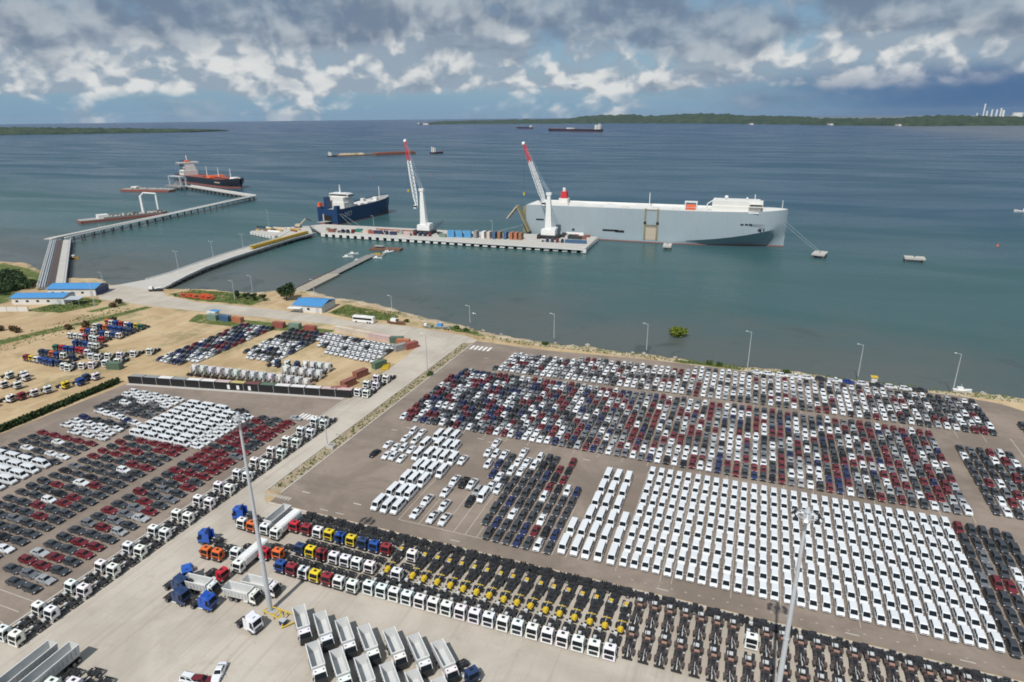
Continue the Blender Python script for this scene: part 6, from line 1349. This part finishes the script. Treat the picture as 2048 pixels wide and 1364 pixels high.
for px, py, c, lab in [(664, 464, 'rust', 'rust red container at the inner end of the quay'), (719, 464, 'teal', 'green container beside grey flatbeds on the quay'), (733, 466, 'cream', 'cream container between green and red on the quay'), (744, 467, 'red', 'dull red container beside the cream one on the quay'), (757, 467.5, 'navy', 'navy container right of the dull red one on the quay'), (787, 469.5, 'navy', 'navy container with white tarp on the quay'), (886, 474, 'mint', 'pale green container left of the bright blue ones'), (1145, 486, 'blue', 'blue container near the end of the quay'), (1158, 486.5, 'blue', 'second blue container at the quay end'), (1150, 478, 'dark', 'dark container behind the blue ones at quay end'), (1165, 478.5, 'rust', 'rusty container behind the blue ones at quay end'), (815, 471.5, 'pink', 'pale pink container left of the first crane')]:
    p = at(px, py, DK); container(p.x, p.y, .0, c, c, lab, c in ('blue', 'dark'), DK)
for k, (px, py) in enumerate([(826, 470.5), (836, 471.2), (846, 471.8), (856, 472.4), (682, 465), (692, 465.6), (702, 466.2), (1090, 483.5), (1100, 484), (1110, 484.6), (1120, 485), (770, 468.6), (779, 469)]):
    p = at(px, py, DK); TRACTOR.place(p.x, p.y, E_, TC['navy' if k % 3 else 'crimson'], 'dark truck tractor waiting on the quay', 'truck', None, True, DK)
for (px, py, L, W, Hh, m_, lab) in [(1150, 470, 16, 3, 2.2, 'white_steel', 'long white covered cargo at the quay end'), (1160, 466, 14, 2.5, 3.2, 'mint_s', 'pale green covered cargo behind the white one'), (560, 457, 15, 2, 1.2, 'cream_s', 'pale pipe stack on the side platform'), (590, 460, 12, 2, 1.3, 'ochre', 'tan pipe stack on the side platform'), (548, 463, 14, 1.6, .9, 'white_steel', 'white pipe stack at the platform edge'), (790, 461, 40, 1.2, 1.0, 'deck_red', 'long dark red rail stack along the far quay edge')]:
    if m_ not in MATS: mat(m_, (.3, .5, .42), .6)
    p = at(px, py, DK); single('covered_cargo', MB().box(-L / 2, L / 2, -W / 2, W / 2, 0, Hh, m_, .2, .3), lab, 'cargo', loc=(p.x, p.y, DK))
p = at(597, 455, DK); t = thing('excavator', 'pale excavator with raised arm on the side platform', 'excavator', (p.x, p.y, DK), .3); part('tracks', MB().box(-3, 3, -2, -1, 0, 1, 'trim').box(-3, 3, 1, 2, 0, 1, 'trim'), t); part('cab', MB().box(-2.6, 2, -1.6, 1.6, 1, 3.4, 'cream_s', .1, .2), t); part('arm', MB().tube((1.5, 0, 2.5), (8, 0, 8.5), .6, 6, 'cream_s').tube((8, 0, 8.5), (13, 0, 6.5), .5, 6, 'trim'), t)
for bx, by, ty in ((538, 452, 420), (985, 470, 442), (748, 456, 432)):
    p = at(bx, by, DK); pole(p.x, p.y, ty, 'slim lamp pole standing on the quay deck', DK, 1)

# ------------------------------------------------------------------ far shores
def f_isle(t, p):
    a = t.mix(t.ss(t.noise(p, 0.012, 6.0, 0.7), 0.35, 0.65), (0.018, 0.036, 0.018), (0.045, 0.068, 0.03)); return t.mix(t.m('MULTIPLY', t.ss(t.noise(p, 0.006, 5.0, 0.7), 0.58, 0.7), .5), a, (.09, .09, .055))
ground_mat('g_isle', f_isle, .95)
def island(name, prof, depth, seed):
    """prof: (px, waterline py, crest py) surveyed from the air; depth in metres"""
    m = MB(); cols = []; pts = []
    for (a, b) in zip(prof, prof[1:]):
        n = max(2, int((b[0] - a[0]) / 4))
        for k in range(n): u = k / n; pts.append(tuple(a[i] + (b[i] - a[i]) * u for i in range(3)))
    pts.append(prof[-1])
    for k, (px, py, cy) in enumerate(pts):
        q = at(px, py, SEA); d = Vector((q.x, q.y)).normalized(); dist = Vector((q.x, q.y)).length; h = max(4, (py - cy) * (dist + depth * .4) / F_PX) * .82; e = min(1, k / 5, (len(pts) - 1 - k) / 5) if len(pts) > 12 else 1
        h *= (1 + .22 * mnoise.noise(Vector((k * .35, seed, 0))) + .12 * mnoise.noise(Vector((k * 1.3, seed, 4)))) * (.15 + .85 * e); h0 = min(h, 11) * (.8 + .3 * mnoise.noise(Vector((k * .9, seed, 8))))
        row = []
        for f, z in ((0, SEA - 1), (.004, 1.5), (.012, h0 * .9), (.12, h0 + (h - h0) * .45), (.4, h), (.75, h * .7), (1, SEA - 1)): w = q + Vector((d.x, d.y, 0)) * depth * f * (1 if f < .05 else 1); row.append((w.x, w.y, z if z < 2 else z + h * .08 * mnoise.noise(Vector((k * .8, f * 9, seed)))))
        cols.append(row)
    n = len(cols[0])
    for i in range(len(cols) - 1):
        for k in range(n - 1): m.add([cols[i][k], cols[i + 1][k], cols[i + 1][k + 1], cols[i][k + 1]], [(0, 1, 2, 3)], 'g_isle')
    return struct(name, m)
island('island', [(-260, 276, 260), (0, 270, 257), (120, 268.5, 257.5), (260, 266, 258), (380, 264.5, 259), (458, 262, 260)], 420, 2)
island('headland', [(838, 249.6, 247.2), (880, 248.6, 243.5), (960, 248.0, 241.5), (1040, 247.6, 239.5), (1130, 247.2, 238.5), (1165, 247, 233.5), (1200, 246.6, 230), (1260, 246.4, 229.3), (1310, 246.4, 232.6), (1345, 246.6, 229.5), (1400, 246.8, 227.8), (1440, 247.2, 228.5), (1500, 248.0, 232.8), (1560, 248.8, 233.6), (1640, 249.2, 236.5)], 1500, 5)
island('headland', [(1600, 249.6, 237), (1700, 250.6, 238.5), (1780, 251.6, 239), (1830, 252.2, 236), (1880, 252, 233.5), (1930, 251.6, 235), (2000, 251.4, 237), (2060, 251, 237), (2300, 250, 236)], 900, 8)
base = at(1996, 249.5, SEA); sc_ = Vector((base.x, base.y)).length / F_PX
pl_ = thing('refinery', 'cluster of white industrial towers on the far eastern shore', 'refinery', (base.x, base.y + 300, 0), .2)
for dx, w_, h_ in ((-17, 2.2, 17), (-8, 2.6, 31), (-3, 3, 20), (4, 3, 22), (11, 3.4, 22), (17, 3.2, 24), (21, 4, 21)): part('tower', MB().cyl((dx * sc_, 0, h_ * sc_ * .5), 'z', w_ * sc_ * .42, h_ * sc_, 8, 'white_steel'), pl_)
part('storage_tank', MB().cyl((42 * sc_, 0, 8.5 * sc_), 'z', 8 * sc_, 17 * sc_, 14, 'white_steel'), pl_)
for px, py, w_ in ((838, 247.6, 1.2), (852, 249.0, 5), (900, 246.8, 4), (1018, 245.5, 3), (1502, 249.2, 2.5), (1796, 251.5, 2), (1895, 250.8, 5), (1660, 250, 3)):
    q = at(px, py + .6, SEA); s = Vector((q.x, q.y)).length / F_PX; single('shore_building', MB().box(-w_ * s, w_ * s, -30, 30, -1, 2.2 * s, 'white_wall').box(-w_ * s * .6, w_ * s * .6, -20, 20, 2.2 * s, 2.9 * s, 'deck_red', 3, 3), 'tiny pale building on the far shore', 'building', 'buildings on the far shore', (q.x, q.y, 0), .3)


qr = random.Random(21)
for k in range(34):
    px = 648 + 240 * qr.random() if k < 24 else qr.uniform(1085, 1180); p = at(px, 462 + (px - 640) * .021 + qr.uniform(-3.5, 3.0), DK); L_, W_, H_ = qr.uniform(2, 5), qr.uniform(1.6, 2.6), qr.uniform(1.0, 2.8); m_ = qr.choice(('rust', 'trim', 'deck_grey', 'navy', 'white_wall', 'olive_steel', 'deck_red', 'chassis', 'cream_s', 'black'))
    t = thing('cargo_pallet', 'small load of mixed cargo standing on the quay', 'cargo', (p.x, p.y, DK), qr.uniform(-.2, .2), 'mixed loads standing on the quay'); part('load', MB().box(-L_ / 2, L_ / 2, -W_ / 2, W_ / 2, .2, H_, m_, .1, .1), t); part('pallet', MB().box(-L_ / 2 - .1, L_ / 2 + .1, -W_ / 2 - .1, W_ / 2 + .1, 0, .2, 'bark'), t)
for k in range(10):
    p = at(qr.uniform(515, 600), qr.uniform(455, 466), DK); L_ = qr.uniform(5, 11); t = thing('pipe_bundle', 'bundle of pipes laid on the side platform', 'pipe bundle', (p.x, p.y, DK), qr.uniform(-.5, .1), 'pipe bundles on the platform'); part('pipes', MB().box(-L_ / 2, L_ / 2, -.9, .9, .2, qr.uniform(.6, 1.3), qr.choice(('cream_s', 'ochre', 'white_wall', 'rust', 'trim')), .05, .25), t); part('bearer', MB().box(-L_ / 2 + .5, -L_ / 2 + .8, -1, 1, 0, .2, 'bark').box(L_ / 2 - .8, L_ / 2 - .5, -1, 1, 0, .2, 'bark'), t)
# ------------------------------------------------------------------ humid air over the bay
m = bpy.data.materials.new('haze_air'); m.use_nodes = True; t_ = m.node_tree; t_.nodes.clear(); vo = t_.nodes.new('ShaderNodeVolumePrincipled'); oo = t_.nodes.new('ShaderNodeOutputMaterial'); t_.links.new(vo.outputs[0], oo.inputs['Volume'])
vo.inputs['Color'].default_value = (.62, .80, 1, 1); vo.inputs['Density'].default_value = HAZE; vo.inputs['Anisotropy'].default_value = 0.2; MATS['haze_air'] = m
o = link('haze', MB().box(-26000, 26000, -24500, 26000, -7, 190, 'haze_air').mesh('haze')); o['kind'] = 'stuff'; tag(o, 'thin bluish haze lying over the bay', 'haze')
